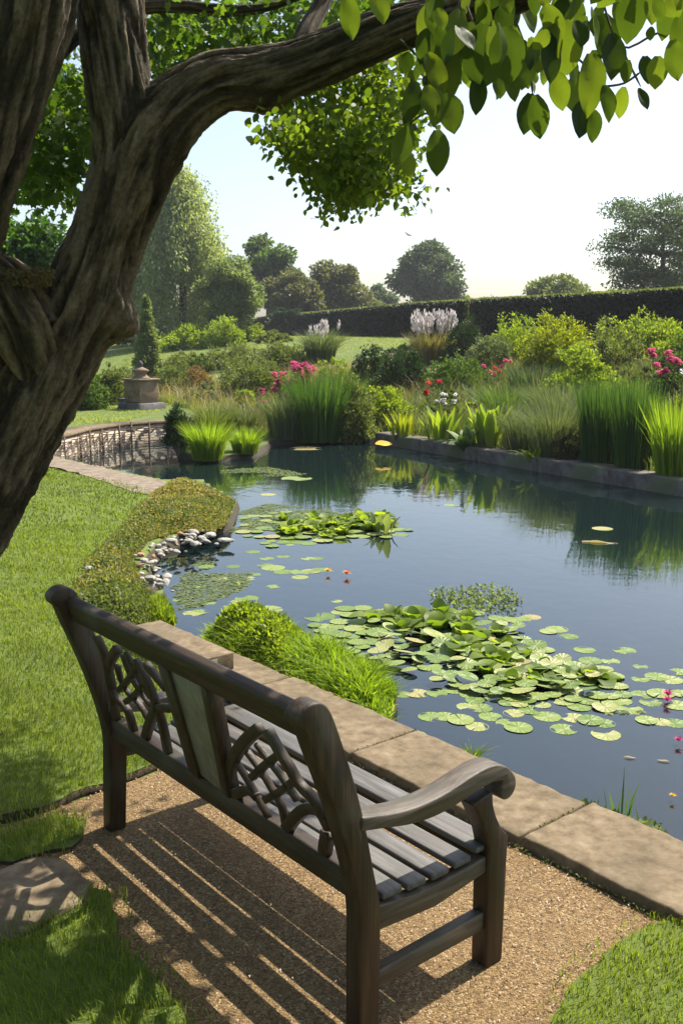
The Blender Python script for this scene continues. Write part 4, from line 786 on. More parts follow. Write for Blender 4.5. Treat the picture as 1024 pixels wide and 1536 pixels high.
# ------------------------------------------------------------------ planting on the banks
P0 = [
 # kind, name, label, cat, px, py, w, h, mat, extra
 ('s', 'shrub', 'rounded golden yellow shrub on the bank, the brightest of the shrubs', 'shrub', 832, 566, 124, 84, 'yellow', dict(leaf=.08, n_=9000)),
 ('s', 'shrub', 'light green shrub touching the left side of the golden yellow shrub', 'shrub', 768, 548, 92, 70, 'lime', dict(leaf=.08, n_=5000)),
 ('s', 'shrub', 'rounded dark green shrub behind the red and white flowers', 'shrub', 598, 597, 92, 72, 'dark', dict(leaf=.08, n_=6000, lump=.3)),
 ('s', 'shrub', 'smaller dark green shrub left of the rounded dark shrub', 'shrub', 553, 592, 56, 64, 'dark', dict(leaf=.07, n_=3500)),
 ('s', 'shrub', 'dark low shrub at the edge of the open lawn under the plumes', 'shrub', 610, 540, 70, 24, 'dark', dict(leaf=.08, n_=2500)),
 ('s', 'shrub', 'low grey green shrub between the dark shrub and the roses', 'shrub', 690, 585, 110, 46, 'mid', dict(leaf=.07, n_=5000)),
 ('s', 'shrub', 'grey green soft mound between the dark pointed shrub and the yellow shrubs', 'shrub', 730, 560, 80, 62, 'grey', dict(leaf=.07, n_=4500)),
 ('s', 'shrub', 'dark green broad shrub beneath the pointed conifer tip', 'shrub', 697, 545, 66, 70, 'dark', dict(leaf=.07, n_=4500)),
 ('s', 'shrub', 'large olive shrub at the top of the bank under the two red flowers', 'shrub', 930, 510, 130, 62, 'olive', dict(leaf=.1, n_=6000)),
 ('s', 'shrub', 'large green shrub against the right end of the hedge', 'shrub', 1000, 505, 110, 52, 'mid', dict(leaf=.1, n_=5000)),
 ('s', 'shrub', 'sprawling yellowish green shrub at the right edge below the hedge', 'shrub', 985, 548, 150, 70, 'lime', dict(leaf=.09, n_=6500, lump=.4)),
 ('s', 'shrub', 'brownish green shrub behind the tall reeds', 'shrub', 918, 560, 110, 60, 'olive', dict(leaf=.08, n_=5500, lump=.4)),
 ('s', 'shrub', 'low olive shrub strip along the top of the bank right of the yellow shrub', 'shrub', 850, 492, 120, 24, 'olive', dict(leaf=.1, n_=3000)),
 ('s', 'shrub', 'pale yellow green shrub behind the tall reeds and below the brownish shrub', 'shrub', 880, 600, 110, 64, 'lime', dict(leaf=.08, n_=5000, lump=.4)),
 ('s', 'shrub', 'dark green shrub behind the large pink flowers', 'shrub', 1010, 600, 80, 80, 'mid', dict(leaf=.08, n_=3500)),
 ('s', 'shrub', 'leafy yellow green plant at the water left of the edging stones', 'shrub', 532, 658, 74, 74, 'olive', dict(leaf=.07, n_=4500, lump=.4)),
 ('s', 'shrub', 'leafy green plant above the left end of the edging stones', 'shrub', 585, 640, 64, 60, 'lime', dict(leaf=.07, n_=3500, lump=.4)),
 ('s', 'shrub', 'low dark shrub beside the base of the tall reeds', 'shrub', 858, 694, 64, 56, 'brown', dict(leaf=.05, n_=3500, lump=.4)),
 ('s', 'shrub', 'wide green clipped shrub below the rounded pale tree', 'shrub', 290, 522, 92, 40, 'lime', dict(leaf=.16, n_=4500)),
 ('s', 'shrub', 'yellow green shrub right of the wide clipped shrub', 'shrub', 335, 520, 80, 44, 'lime', dict(leaf=.15, n_=3500)),
 ('s', 'shrub', 'small bright lime shrub before the left end of the hedge', 'shrub', 376, 512, 46, 26, 'lime', dict(leaf=.15, n_=2500)),
 ('s', 'shrub', 'low flat green shrub right of the small bright lime shrub', 'shrub', 410, 514, 50, 14, 'olive', dict(leaf=.15, n_=1500)),
 ('s', 'shrub', 'dark hummock shrub half hidden by the trunk left of the pedestal', 'shrub', 130, 614, 60, 60, 'mid', dict(leaf=.08, n_=3500)),
 ('s', 'shrub', 'green feathery shrub between trunk and pedestal', 'shrub', 172, 606, 66, 58, 'olive', dict(leaf=.07, n_=4500)),
 ('s', 'shrub', 'green mound behind the pedestal to its right', 'shrub', 262, 592, 74, 42, 'olive', dict(leaf=.08, n_=3500)),
 ('s', 'shrub', 'green mound right of the small conifer', 'shrub', 270, 562, 70, 34, 'olive', dict(leaf=.1, n_=3000)),
 ('s', 'shrub', 'rust tinged low shrub in the meadow beyond the pedestal', 'shrub', 296, 592, 66, 38, 'rosy', dict(leaf=.08, n_=3500)),
 ('s', 'shrub', 'low dark green shrub in the upper meadow', 'shrub', 310, 556, 60, 24, 'mid', dict(leaf=.1, n_=2500)),
 ('s', 'shrub', 'broad soft green mound in the middle meadow', 'shrub', 385, 600, 110, 56, 'olive', dict(leaf=.08, n_=6000)),
 ('s', 'shrub', 'wide flat green mound below the left silver grass', 'shrub', 420, 552, 130, 36, 'olive', dict(leaf=.1, n_=5500)),
 ('s', 'shrub', 'flat green mound in the upper meadow near the clipped shrubs', 'shrub', 350, 552, 110, 30, 'olive', dict(leaf=.1, n_=4000)),
 ('s', 'shrub', 'dark spiky shrub at the end of the wattle wall', 'shrub', 272, 684, 46, 64, 'dark', dict(leaf=.12, n_=1800, asp=5)),
 ('g', 'reeds', 'tall dense dark green reeds standing behind the edging stones', 'reeds', 905, 697, 70, 142, 'reed', dict(n_=1100, wd=.016, splay=.14, bend=.2)),
 ('g', 'reeds', 'tall dark green reeds right beside the densest reed clump', 'reeds', 950, 706, 60, 152, 'reed', dict(n_=900, wd=.016, splay=.14, bend=.2)),
 ('g', 'reeds', 'yellow green reeds at the right edge of the picture', 'reeds', 1012, 722, 66, 138, 'reedlime', dict(n_=700, wd=.018, splay=.3, bend=.3)),
 ('g', 'grass_clump', 'feathery grey green grass clump left of the tall reeds', 'grass', 830, 690, 90, 110, 'grey', dict(n_=1100, wd=.009, splay=.6)),
 ('g', 'grass_clump', 'fine grey green grass clump above the middle edging stones', 'grass', 785, 680, 80, 90, 'grey', dict(n_=1000, wd=.009, splay=.6)),
 ('g', 'grass_clump', 'soft green grass clump behind the broad yellow leaves', 'grass', 760, 640, 110, 80, 'mid', dict(n_=1000, wd=.012, splay=.6)),
 ('g', 'grass_clump', 'soft grass clump behind the fine grey green grass', 'grass', 840, 640, 120, 80, 'grey', dict(n_=1100, wd=.012, splay=.6)),
 ('g', 'grass_clump', 'green arching grass right of the lime hosta leaves', 'grass', 690, 664, 60, 50, 'mid', dict(n_=500, wd=.012, splay=.7)),
 ('g', 'grass_clump', 'blue green iris leaves below the golden yellow shrub', 'grass', 800, 590, 90, 50, 'blue', dict(n_=500, wd=.025, splay=.4)),
 ('g', 'grass_clump', 'blue green grass behind the tall reeds', 'grass', 900, 650, 130, 76, 'grey', dict(n_=900, wd=.014, splay=.5)),
 ('g', 'grass_clump', 'tall upright green rushes in the middle of the far shore', 'rushes', 478, 660, 84, 116, 'reed', dict(n_=1200, wd=.018, splay=.3, bend=.3)),
 ('g', 'grass_clump', 'green rushes left of the tall rushes on the far shore', 'rushes', 432, 656, 70, 80, 'grey', dict(n_=800, wd=.016, splay=.4)),
 ('g', 'grass_clump', 'green rushes right of the tall rushes on the far shore', 'rushes', 516, 640, 60, 92, 'mid', dict(n_=800, wd=.018, splay=.35)),
 ('g', 'grass_clump', 'loose meadow grass clump on the far left shore', 'grass', 372, 648, 80, 50, 'grey', dict(n_=700, wd=.014, splay=.6)),
 ('g', 'grass_clump', 'loose meadow grass clump behind the bright lime sedge', 'grass', 320, 646, 80, 46, 'olive', dict(n_=700, wd=.014, splay=.6)),
 ('g', 'sedge', 'large bright lime sedge tuft on the little promontory', 'sedge', 312, 688, 62, 66, 'reedlime', dict(n_=900, wd=.016, splay=.5)),
 ('g', 'sedge', 'smaller bright lime sedge tuft right of the large one', 'sedge', 368, 681, 54, 44, 'reedlime', dict(n_=600, wd=.016, splay=.6)),
 ('g', 'plume_grass', 'silver grass clump in the meadow before the hedge', 'ornamental grass', 482, 546, 56, 60, 'grey', dict(n_=800, wd=.03, splay=.7)),
 ('g', 'plume_grass', 'brown based grass clump with white plumes beside the dark pointed shrub', 'ornamental grass', 648, 545, 66, 56, 'tan', dict(n_=900, wd=.028, splay=.6)),
 ('b', 'broadleaf_plant', 'clump of lime yellow upright leaves at the left end of the edging', 'plant', 605, 664, 50, 44, 'yellow', dict(n_=48, wf=.15, tiltv=.3)),
 ('b', 'broadleaf_plant', 'clump of light green upright leaves in the middle of the edging', 'plant', 662, 668, 62, 58, 'lime', dict(n_=44, wf=.16, tiltv=.35)),
 ('b', 'broadleaf_plant', 'tall broad glowing yellow green leaves, largest on the edging', 'plant', 733, 676, 50, 72, 'lime', dict(n_=34, wf=.22, tiltv=.34)),
 ('b', 'broadleaf_plant', 'wide green leaves low beside the largest yellow green leaves', 'plant', 700, 684, 60, 40, 'mid', dict(n_=16, wf=.4, tiltv=.9)),
 ('b', 'broadleaf_plant', 'small light leaves right of the largest yellow green leaves', 'plant', 770, 664, 40, 32, 'lime', dict(n_=14, wf=.35, tiltv=.7)),
 ('b', 'broadleaf_plant', 'small lime shoots in front of the low dark shrub', 'plant', 800, 700, 34, 28, 'lime', dict(n_=14, wf=.25, tiltv=.7)),
]
ALLP = {}
for kind, name, label, cat, px, py, w_, h_, mt, kw in P0:
    f_ = {'s': shrub, 'g': grassy, 'b': broad}[kind]
    ALLP[label] = f_(name, label, cat, px, py, w_, h_, LM[mt], group=None, **kw)
# conical tip above the dark shrub
cpt = tg(697, 545); far_tree('conifer', 'dark narrow pointed conifer tip rising from the dark shrub before the hedge', 698, 452, 530, 26, cpt[1]+.4, LM['brown'], 2600, .06, 30, .02, 'cone', group=None)
# pale plumes
def plumes(px, py, w_, h_, n_, label, d):
    c = tg(px, py); k = c[1]/F; hs = []
    t = thing('plume_heads', label, 'grass plumes', c); b = MB(); Pl = []
    for i in range(n_):
        a = random.uniform(0, 6.3); r_ = math.sqrt(random.random())*w_*k/2; h = h_*k*random.uniform(.75, 1.05); q = np.array([math.cos(a)*r_, math.sin(a)*r_*.7, h]); b.tube([(q[0]*.4, q[1]*.4, 0), tuple(q)], [.006, .004], 4)
        m_ = 26; s_ = rng.uniform(0, 1, m_)[:, None]; dr = unit(q*[.5, .5, 1.]); Pl.append(q-dr*(.32*h_*k/1.4)*s_+rng.normal(size=(m_, 3))*.03*(1-abs(s_-.4)))
    b.build('stems', noise_stem, t); Pl = np.concatenate(Pl); V, L, Z = leaves(Pl, unit(rdir(len(Pl))*.35+[0, 0, 1]), .14, .035); tag(link('plumes', mesh('plumes', V, L, Z, PET['plume']), t), kind='stuff')
plumes(648, 543, 72, 70, 60, 'white feathery plumes above the brown based grass clump', 0)
plumes(482, 544, 60, 58, 16, 'pale plumes above the silver grass clump', 0)
# flowers
def heads(pts, d): return [at(x, y, d+random.uniform(-.15, .15)) for x, y in pts]
def bed_flowers(name, label, cat, pts, base, petal, size, **k):
    c = tg(*base); flowers(name, label, cat, heads(pts, c[1]), c, petal, size, **k)
PKK = [PET['pink'], PET['magenta'], PET['pink'], PET['white']]
bed_flowers('phlox', 'large pink and white flower heads above the tall reeds at right', 'flowers', [(978, 533), (984, 548), (1002, 530), (1003, 541), (1012, 541), (998, 556), (989, 560), (1016, 544), (976, 527)], (995, 640), [PET['pink'], PET['pink'], PET['magenta']], .16, per=26)
bed_flowers('phlox', 'single white flower head at the right edge beside the yellow reeds', 'flowers', [(1023, 558)], (1020, 640), 'white', .12)
bed_flowers('rose_bush', 'two red flowers at the top of the bank before the hedge', 'flowers', [(929, 455), (955, 446)], (940, 515), 'red', .3, per=22)
bed_flowers('rose_bush', 'red flower heads above the white flowers on the bank', 'flowers', [(658, 573), (642, 575), (638, 590), (640, 588)], (650, 620), 'red', .15, per=24)
bed_flowers('phlox', 'cluster of small white flowers above the lime leaves', 'flowers', [(660+random.uniform(-10, 26), 598+random.uniform(-8, 9)) for _ in range(16)], (668, 632), 'white', .09, per=9)
bed_flowers('rose_bush', 'pink and red roses below the golden yellow shrub', 'flowers', [(725, 549), (742, 553), (748, 558), (740, 562), (757, 541), (764, 543), (735, 559), (752, 550)], (742, 585), [PET['pink'], PET['red'], PET['pink']], .14, per=16)
bed_flowers('phlox', 'mass of deep pink flowers beside the tall rushes', 'flowers', [(400+random.uniform(0, 74), 0) for _ in range(1)][:0]+[(x+random.uniform(-9, 9), y+random.uniform(-9, 9)) for x, y in [(404, 590), (410, 584), (416, 576), (422, 568), (430, 560), (436, 552), (444, 556), (450, 562), (458, 554), (466, 552), (470, 560), (440, 570), (428, 575), (414, 592), (405, 598), (448, 548), (468, 568), (420, 582), (434, 580), (452, 572), (440, 546), (462, 546), (424, 590), (412, 570), (402, 582), (446, 580), (456, 566), (472, 548)]], (436, 622), [PET['pink'], PET['magenta'], PET['pink']], .24, per=16, nleaf=900, leaf=.09)
bed_flowers('daisy', 'few orange flowers beside the leafy plant at the left end of the edging', 'flowers', [(565, 601), (570, 606), (562, 606)], (566, 630), 'orange', .1)
# leafy perennials between the named plants
def fill(poly, n_, mats, label, group, hr):
    for i, (x, y) in enumerate(scatter(poly, n_)):
        z = terr(np.array([[x, y]]))[0]
        if z < -.02: continue
        h = random.uniform(*hr); k = y/F; mt = random.choice(mats); nm = {'olive': 'olive green', 'mid': 'fresh green', 'lime': 'lime green', 'grey': 'grey green', 'brown': 'brownish', 'tan': 'tan coloured'}[mt]
        shrub('perennial', nm+' '+label, 'plant', 0, 0, h*random.uniform(1.3, 2.2)/k, h/k, LM[mt], leaf=.075, n_=900, lump=.45, ground_pt=(x, y, z), group=nm+' '+group)
fill([(1.2, 19.7), (4.6, 13.5), (7, 10.2), (9.5, 13), (9, 20), (5, 25), (2.5, 24)], 42, ['olive', 'mid', 'lime', 'grey', 'olive', 'brown'], 'leafy low perennial filling the planted bank between the named clumps', 'leafy perennials of the planted bank', (.2, .4))
fill([(-1.3, 20), (.8, 20.2), (1.8, 24), (1.6, 29), (-5, 30), (-4, 25), (-2.8, 21.5)], 16, ['olive', 'grey', 'olive', 'lime', 'tan'], 'leafy low perennial in the meadow left of the tall rushes', 'leafy perennials of the left meadow', (.3, .55))
# meadow underplanting so no bare soil shows
def meadow(poly, n_, h, wd, mat, label):
    c = scatter([p[:2] for p in poly], n_); z = terr(c); hh = h*(1+.5*vnoise(c, 1.3, 21))*rng.uniform(.5, 1.2, n_)
    c = c[z > -.05]; hh = hh[z > -.05]; z = z[z > -.05]
    V, L, Z = blades(np.c_[c, z-.02], hh, wd*rng.uniform(.6, 1.3, len(c)), rng.normal(size=(len(c), 2))*.45, .7)
    tag(link('meadow_grass', mesh('meadow_grass', V, L, Z, mat)), label, 'meadow', kind='stuff')
RB = [(.95, 19.75), (4.75, 13.1), (7, 9.2), (10, 12), (12, 20), (9, 27), (4.5, 29), (2.2, 26), (1.2, 23)]
meadow(RB, 42000, .36, .018, LM['olive'], 'mixed green grasses filling the planted bank')
meadow(RB, 16000, .4, .014, LM['grey'], 'grey green fine grasses filling the planted bank')
LB = [(-1.5, 19.4), (.85, 19.8), (2.0, 24), (2.2, 30), (-1, 33), (-6, 34), (-8, 31), (-4.2, 25), (-3., 22), (-2.6, 20.6)]
meadow(RB, 5000, .62, .01, LM['straw'], 'dry straw coloured stalks through the planted bank')
meadow(LB, 5000, .6, .012, LM['straw'], 'dry straw coloured stalks in the left meadow')
meadow(LB, 34000, .22, .02, LM['meadow'], 'loose meadow grasses on the far bank left of the rushes')
meadow([(-1, 33), (2.2, 30), (4.5, 29), (9, 27), (9.5, 29), (4, 50), (-14, 100), (-22, 100), (-16, 45), (-8, 32)], 60000, .07, .03, LM['lawnfar'], 'short sunlit grass of the upper lawn')
meadow([(-8, 31), (-16, 45), (-22, 60), (-26, 60), (-14, 26), (-8, 20), (-5.2, 19.2), (-4.4, 20.4), (-4.2, 25)], 60000, .06, .02, LM['lawnfar'], 'short grass of the lawn round the stone pedestal')
# ------------------------------------------------------------------ water plants
def padmesh(seed, up=.0):
    r_ = np.random.default_rng(seed); k = 26; V = [(0, 0, .004)]; g = r_.uniform(.03, .09); ph = r_.uniform(0, 6); am = r_.uniform(.0, .012)+up
    for ring, rr in ((0, .5), (1, .92), (2, 1.0)):
        for i in range(k):
            a = g+(6.283-2*g)*i/(k-1); w_ = rr*(1+.014*math.sin(a*3+ph)+(r_.normal()*.008 if ring else 0))
            V.append((w_*math.cos(a), w_*math.sin(a)*.97, .005+am*rr*rr*math.sin(a*2+ph)*1.5+(.02 if ring == 2 else .0)*(.4+up*4)))
    f = [(0, 1+i, 2+i) for i in range(k-1)]+[(1+o_*k+i, 1+(o_+1)*k+i, 1+(o_+1)*k+i+1, 1+o_*k+i+1) for o_ in (0, 1) for i in range(k-1)]
    b = MB(); b.add(V, f); return b
def padmat(name, cols):
    m, n, p, out = new(name); oi = N(n, 'ShaderNodeObjectInfo'); col = ramp(n, oi.outputs['Random'], cols)
    tc = N(n, 'ShaderNodeTexCoord'); a = N(n, 'ShaderNodeTexNoise', Scale=3.0, Detail=6); n.links.new(tc.outputs['Object'], a.inputs[0])
    f = N(n, 'ShaderNodeMapRange'); f.inputs[1].default_value = .5; f.inputs[2].default_value = .75; f.inputs[4].default_value = .55; n.links.new(a.outputs[0], f.inputs[0])
    mx = N(n, 'ShaderNodeMix', data_type='RGBA'); n.links.new(f.outputs[0], mx.inputs[0]); n.links.new(col, mx.inputs[6]); mx.inputs[7].default_value = (.25, .22, .075, 1)
    gr = N(n, 'ShaderNodeTexGradient', gradient_type='RADIAL'); n.links.new(tc.outputs['Object'], gr.inputs[0])
    mt = N(n, 'ShaderNodeMath', operation='MULTIPLY'); mt.inputs[1].default_value = 13; n.links.new(gr.outputs[1], mt.inputs[0]); fr = N(n, 'ShaderNodeMath', operation='PINGPONG'); fr.inputs[1].default_value = .5; n.links.new(mt.outputs[0], fr.inputs[0])
    bm = N(n, 'ShaderNodeBump', Strength=.35, Distance=.02); n.links.new(fr.outputs[0], bm.inputs['Height']); n.links.new(bm.outputs[0], p.inputs['Normal'])
    n.links.new(mx.outputs[2], p.inputs['Base Color']); p.inputs['Roughness'].default_value = .45; p.inputs['Specular IOR Level'].default_value = .28; return m
PM = padmat('lily_pad', [(0, (.09, .15, .025)), (.35, (.14, .2, .035)), (.65, (.19, .24, .06)), (.9, (.25, .26, .085)), (1, (.27, .21, .08))])
PMY = padmat('yellow_pad', [(0, (.22, .23, .06)), (1, (.3, .29, .1))])
PME = []
for i in range(8):
    b = padmesh(i, .0 if i < 5 else .03); PME.append(mesh('lily_pad', b.V, b.L, b.Z, PM, True))
PMEY = mesh('lily_pad', *[getattr(padmesh(30), a) for a in ('V', 'L', 'Z')], PMY, True)
def pad(px, py, rpx, label, group, z=0., tilt_=0., me=None, name='lily_pad'):
    c = gp(px, py, WZ+z); o = link(name, me or random.choice(PME[:5] if z < .01 else PME), None, c); r_ = rpx*c[1]/F; o.scale = (r_, r_, r_)
    o.rotation_euler = (random.uniform(-tilt_, tilt_), random.uniform(-tilt_, tilt_), random.uniform(0, 6.3)); return tag(o, label, 'lily pad', group)
RG, RL = 'lily pads of the large near raft', 'round green lily pad in the large near raft'
RAFT = [np.array(p, float) for p in [(470, 935), (520, 918), (570, 912), (640, 912), (720, 920), (770, 930), (790, 950), (830, 985), (900, 1000), (940, 1015), (935, 1045), (900, 1065), (860, 1060), (800, 1060), (740, 1058), (690, 1045), (640, 1010), (590, 1000), (540, 970), (485, 955)]]
placed = []; RAFTL = [np.array(p, float) for p in [(465, 925), (520, 912), (600, 912), (660, 930), (640, 1000), (590, 1000), (520, 975), (470, 950)]]
def free(x, y, r, k=.8): return all((x-a)**2+((y-b)*2.1)**2 > ((r+c)*k)**2 for a, b, c in placed)
edgepads = [(480, 926, 25), (655, 988, 22), (644, 1000, 20), (668, 1075, 19), (645, 1075, 20), (690, 1079, 22), (715, 1090, 19), (777, 1091, 23), (760, 1085, 18), (845, 1094, 22), (908, 1102, 24), (905, 1085, 19), (885, 1080, 22), (820, 1075, 22), (860, 1077, 20), (795, 1065, 20), (930, 1052, 18), (943, 1064, 22), (920, 1052, 20), (876, 975, 17), (835, 944, 18), (822, 947, 14), (853, 955, 15), (936, 976, 18), (915, 992, 15), (885, 991, 19), (797, 926, 15), (775, 929, 22), (505, 902, 9), (720, 1062, 20), (745, 1045, 22), (680, 1035, 18), (700, 1060, 17), (655, 1040, 17), (735, 1075, 19), (770, 1070, 17), (625, 1040, 20), (604, 1042, 14), (960, 1019, 14), (985, 1015, 20), (1005, 1020, 20), (990, 1040, 22), (1015, 1058, 22), (975, 1054, 18), (962, 1042, 18), (1020, 1040, 16), (969, 1080, 18), (990, 1083, 16), (1012, 1085, 20), (625, 1103, 16), (1018, 1008, 16), (960, 1000, 12)]
for x, y, r in edgepads: placed.append((x, y, r)); pad(x, y, r, RL, RG, random.choice([0, 0, 0, .004]), .01)
tries = 0
while tries < 5000 and len(placed) < 235:
    q = scatter(RAFT if random.random() < .7 else RAFTL, 1)[0]; r = random.uniform(13, 22)*(.75+.25*(q[1]-900)/160); tries += 1
    if free(q[0], q[1], r, .52):
        placed.append((q[0], q[1], r)); inner = 560 < q[0] < 900 and 930 < q[1] < 1040
        pad(q[0], q[1], r, RL, RG, random.uniform(.0, .05) if inner else random.uniform(0, .012), .25 if inner else .03)
# loose pads
for x, y, r, lb in [(938, 976, 18, None), (399, 915, 26, 'pair of overlapping pads by the lime planting, largest of the loose ones'), (505, 902, 10, None), (903, 793, 16, 'lone pale pad floating in the dark reflection of the reeds'), (402, 742, 12, 'lone yellow pad left of the middle plant raft'), (458, 673, 26, 'lone large pale pad near the far shore'), (445, 718, 24, 'faded flat pad between the far shore and the middle raft'), (677, 758, 12, 'lone small pad in front of the edging stones'), (290, 920, 16, 'green pad beside the bright ground cover tuft'), (295, 905, 10, 'small green pad left of the white stone edge')]:
    if lb: pad(x, y, r, lb, None, me=PMEY if 'yellow' in lb or 'pale pad floating' in lb else None)
SG, SL = 'scattered lily pads left of the raft', 'loose green pad between the two plant rafts'
for x, y, r in [(410, 852, 20), (425, 858, 16), (398, 848, 14), (452, 858, 19), (467, 857, 16), (480, 855, 15), (450, 866, 14), (370, 898, 20), (355, 904, 16), (410, 880, 12), (385, 862, 10), (360, 875, 14), (372, 868, 14), (270, 900, 12), (300, 918, 15), (315, 905, 10), (345, 910, 12), (475, 838, 12), (462, 838, 12), (300, 880, 12), (330, 868, 14), (310, 850, 14), (350, 850, 12), (400, 838, 12), (425, 835, 11), (380, 828, 12)]: pad(x, y, r*.95, SL, SG)
MG, ML = 'lily pads of the middle raft', 'small faded pad at the edge of the middle leafy raft'
MID = [np.array(p, float) for p in [(362, 775), (420, 765), (480, 772), (560, 785), (620, 796), (600, 805), (540, 806), (470, 815), (400, 820), (365, 800)]]
pl = 0
for _ in range(900):
    q = scatter(MID, 1)[0]; r = random.uniform(8, 16)
    if pl < 70 and free(q[0], q[1], r, .6): placed.append((q[0], q[1], r)); pad(q[0], q[1], r, ML, MG, random.uniform(0, .01), .02); pl += 1
# upright water plants
def waterplants(pts, wpx, hpx, mat, label, group, wf=.55, n_=9, tiltv=.9, name='water_lily'):
    for i, (x, y) in enumerate(pts):
        s_ = random.uniform(.75, 1.2); broad(name, label, 'water plant', 0, 0, wpx*s_, hpx*s_, mat, n_, wf, tiltv, group=group, pt=gp(x, y, WZ-.02))
ctr = [(690, 952), (655, 945), (720, 965), (760, 975), (740, 995), (775, 1005), (800, 1020), (835, 1022), (870, 1020), (715, 990), (690, 975), (640, 960), (600, 945), (815, 1005), (765, 1030), (730, 1015), (590, 930), (560, 935), (850, 1035), (660, 925), (905, 1025), (620, 935), (790, 985), (745, 955), (700, 935)]
waterplants(ctr, 42, 27, LM['raft'], 'upright leafy tuft growing through the large near raft', 'leafy tufts in the near raft', .95, 7, 1.05)
waterplants([(755, 1000), (800, 1030), (745, 975), (885, 1022), (700, 960)], 48, 28, LM['lime'], 'bright light green upright leaves in the near raft', 'bright leaf tufts in the near raft', 1.0, 6, .8)
mc = [(x, np.interp(x, [425, 500, 580], [800, 806, 792])+random.uniform(-14, 3)) for x in np.linspace(428, 585, 22)]
mc += [(x+random.uniform(-10, 10), y+random.uniform(-14, 4)) for x, y in mc]
waterplants(mc, 20, 17, LM['lime'], 'leafy bright green tuft on the middle raft', 'leafy tufts on the middle raft', .8, 9, .9)
waterplants([(440, 793), (470, 785), (510, 790), (545, 790)], 24, 20, LM['raft'], 'darker leafy tuft on the middle raft', 'darker tufts on the middle raft', .7, 9, .8)
for x, y, lb in [(578, 800, 'pointed leaf shoot at the right tip of the middle raft'), (565, 797, 'second pointed leaf shoot beside the one at the right tip of the middle raft')]: broad('arrowhead', lb, 'water plant', 0, 0, 26, 34, LM['pale'], 5, .35, .5, pt=gp(x, y, WZ))
def bloom(px, py, size, petal, label, n_=14):
    c = gp(px, py, WZ+.02); a = np.linspace(0, 6.283*2, n_, endpoint=False); D = np.stack([np.cos(a), np.sin(a), np.linspace(.3, 1.8, n_)], 1); V, L, Z = leaves(np.zeros((n_, 3)), D, size, size*.4, .4, up=np.tile([0, 0, 1.], (n_, 1)))
    tag(link('water_lily_flower', mesh('water_lily_flower', V, L, Z, PET[petal]), None, c), label, 'water lily')
bloom(492, 858, .05, 'yellow', 'small yellow water lily bud standing on a pad'); bloom(520, 862, .055, 'orange', 'orange and yellow water lily flower floating alone')
bloom(1001, 1044, .05, 'magenta', 'deep pink flower among the right hand pads'); bloom(1000, 1052, .04, 'magenta', 'smaller pink flower just below the deep pink one'); bloom(1017, 1112, .034, 'magenta', 'pink flower floating alone at the right edge'); bloom(1008, 1195, .022, 'yellow', 'yellow flower near the slabs at the right edge')
# frothy yellow green floating plant behind the raft
c = scatter([np.array(p, float) for p in [(640, 890), (665, 880), (700, 882), (735, 874), (770, 885), (785, 905), (760, 915), (700, 918), (670, 905)]], 620); P_ = np.array([gp(x, y, WZ+random.uniform(.0, .05)) for x, y in c]); b0 = P_.mean(0)
V, L, Z = leaves(P_-b0, unit(rdir(len(P_))+[0, 0, .4]), .03, .02); tag(link('water_plant', mesh('water_plant', V, L, Z, LM['pale']), None, b0), 'frothy pale yellow plant floating behind the near raft', 'water plant', kind='stuff')
# sprigs at the slab edge
grassy('water_sprig', 'three tall thin reed shoots rising at the slab edge on the right', 'reeds', 0, 0, 40, 96, LM['reed'], 7, .016, .25, .3, pt=gp(925, 1232, WZ))
grassy('water_sprig', 'short reed shoots right of the tall thin shoots', 'reeds', 0, 0, 26, 60, LM['reed'], 5, .014, .25, .3, pt=gp(968, 1250, WZ))
grassy('water_sprig', 'frayed green weed at the slab edge behind the scrolled arm', 'weed', 0, 0, 74, 36, LM['reedlime'], 130, .008, 1.0, 1., pt=gp(705, 1140, WZ))
grassy('water_sprig', 'low frayed weed just behind the arm scroll', 'weed', 0, 0, 60, 26, LM['grey'], 70, .006, 1.2, 1., pt=gp(765, 1172, WZ))
cover('weed', [un(.55, 1.62), un(.1, 1.66), un(.12, 1.74), un(.5, 1.7)], 260, .08, .03, LM['olive'], 'small creeping weed along the slab edge', asp=1.5, dz=-.03, edge=.05)
for x, y, lb in [(985, 1140, 'curled pinkish leaf floating near the right edge'), (935, 1135, 'tiny pale leaf floating alone'), (872, 812, 'long pale leaf with a stalk floating in the reed reflection'), (580, 1, None)]:
    if lb:
        V, f = bigleaf(np.zeros(3), np.array([1., -.25, 0]), np.array([0, 0, 1.]), .06 if 'long' not in lb else .36, .018 if 'long' not in lb else .06, .02); b = MB(); b.add(V, f)
        tag(b.build('floating_leaf', LM['straw'], None, gp(x, y, WZ+.006)), lb, 'leaf')
yl = gp(572, 664, .1); b = MB(); V, f = bigleaf(np.zeros(3), np.array([1., 0, 0]), np.array([0, -.4, 1.]), .3, .2, .05); b.add(V, f); tag(b.build('fallen_leaf', PET['yellow'], None, yl+[-.12, -.2, .0]), 'yellow leaf lying on the left end of the edging stones', 'leaf')
bpy.context.view_layer.update()
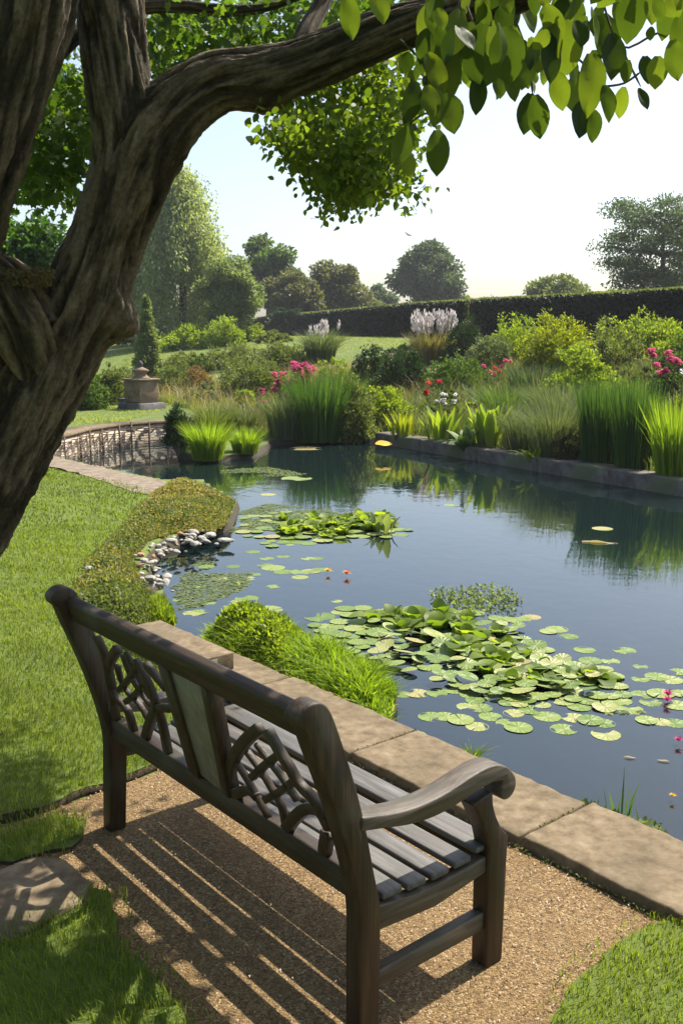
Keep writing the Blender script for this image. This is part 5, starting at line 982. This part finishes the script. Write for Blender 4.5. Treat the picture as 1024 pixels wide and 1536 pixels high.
# floating weed film near the left shore and round the middle raft
for pl_, n_, lb in (([(345, 772), (400, 755), (470, 762), (600, 785), (630, 797), (560, 812), (470, 822), (400, 828), (350, 812)], 4200, 'thin film of floating weed round the middle raft'), ([(262, 880), (300, 835), (340, 810), (385, 830), (370, 880), (320, 905), (270, 915)], 1500, 'thin drifting weed in the shallows by the white stones'), ([(330, 705), (400, 700), (470, 712), (420, 726), (350, 730)], 900, 'thin film of weed before the lime sedge tufts'), ([(480, 925), (640, 905), (860, 985), (1010, 1020), (960, 1070), (800, 1068), (640, 1010)], 2600, 'small floating weed between the pads of the near raft')):
    c = scatter([np.array(p, float) for p in pl_], n_*3); g_ = np.array([gp(x, y, WZ+.003) for x, y in c]); g_ = g_[vnoise(g_[:, :2], 4.2, 91) > .1][:n_]
    V, L, Z = leaves(g_, unit(rdir(len(g_))*[1, 1, .06]), rng.uniform(.02, .06, len(g_)), .03, .04, up=np.tile([0, 0, 1.], (len(g_), 1)))
    tag(link('floating_weed', mesh('floating_weed', V, L, Z, LM['pale'])), lb, 'water weed', kind='stuff')
for u in (1.442, .426):
    cover('moss', [un(u-.012, 1.2), un(u+.012, 1.2), un(u+.012, 1.6), un(u-.012, 1.6)], 90, .008, .01, LM['brown'], 'line of moss and dirt in the joint between two stone slabs', asp=1.3, dz=.042, edge=.01)
cover('moss', [un(1.6, 1.15), un(-.7, 1.15), un(-.7, 1.175), un(1.6, 1.17)], 420, .014, .012, LM['brown'], 'dirt and moss along the gravel side of the stone slabs', asp=1.3, dz=.006, edge=.01)
# loose grit on the gravel
c = scatter([p[:2] for p in GRAV], 5200); P_ = np.c_[c, np.full(len(c), .008)]
V, L, Z = leaves(P_, unit(rdir(len(P_))*[1, 1, .25]), rng.uniform(.004, .012, len(P_)), .007, .9, up=np.tile([0, 0, 1.], (len(P_), 1)))
tag(link('grit', mesh('grit', V, L, Z, M['grit'])), 'loose grit and small chips strewn over the gravel', 'grit', kind='stuff')
# ------------------------------------------------------------------ summer haze
HAZE = True
if HAZE:
    b = MB(); b.box((0, 95, 8.), (330, 290, 34))
    m, n, p, out = new('haze'); n.nodes.remove(p); pv = N(n, 'ShaderNodeVolumePrincipled'); pv.inputs['Density'].default_value = .0005; pv.inputs['Color'].default_value = (.93, .96, 1, 1); pv.inputs['Anisotropy'].default_value = .3
    n.links.new(pv.outputs[0], out.inputs['Volume'])
    hz = b.build("haze", m); tag(hz, kind="stuff")
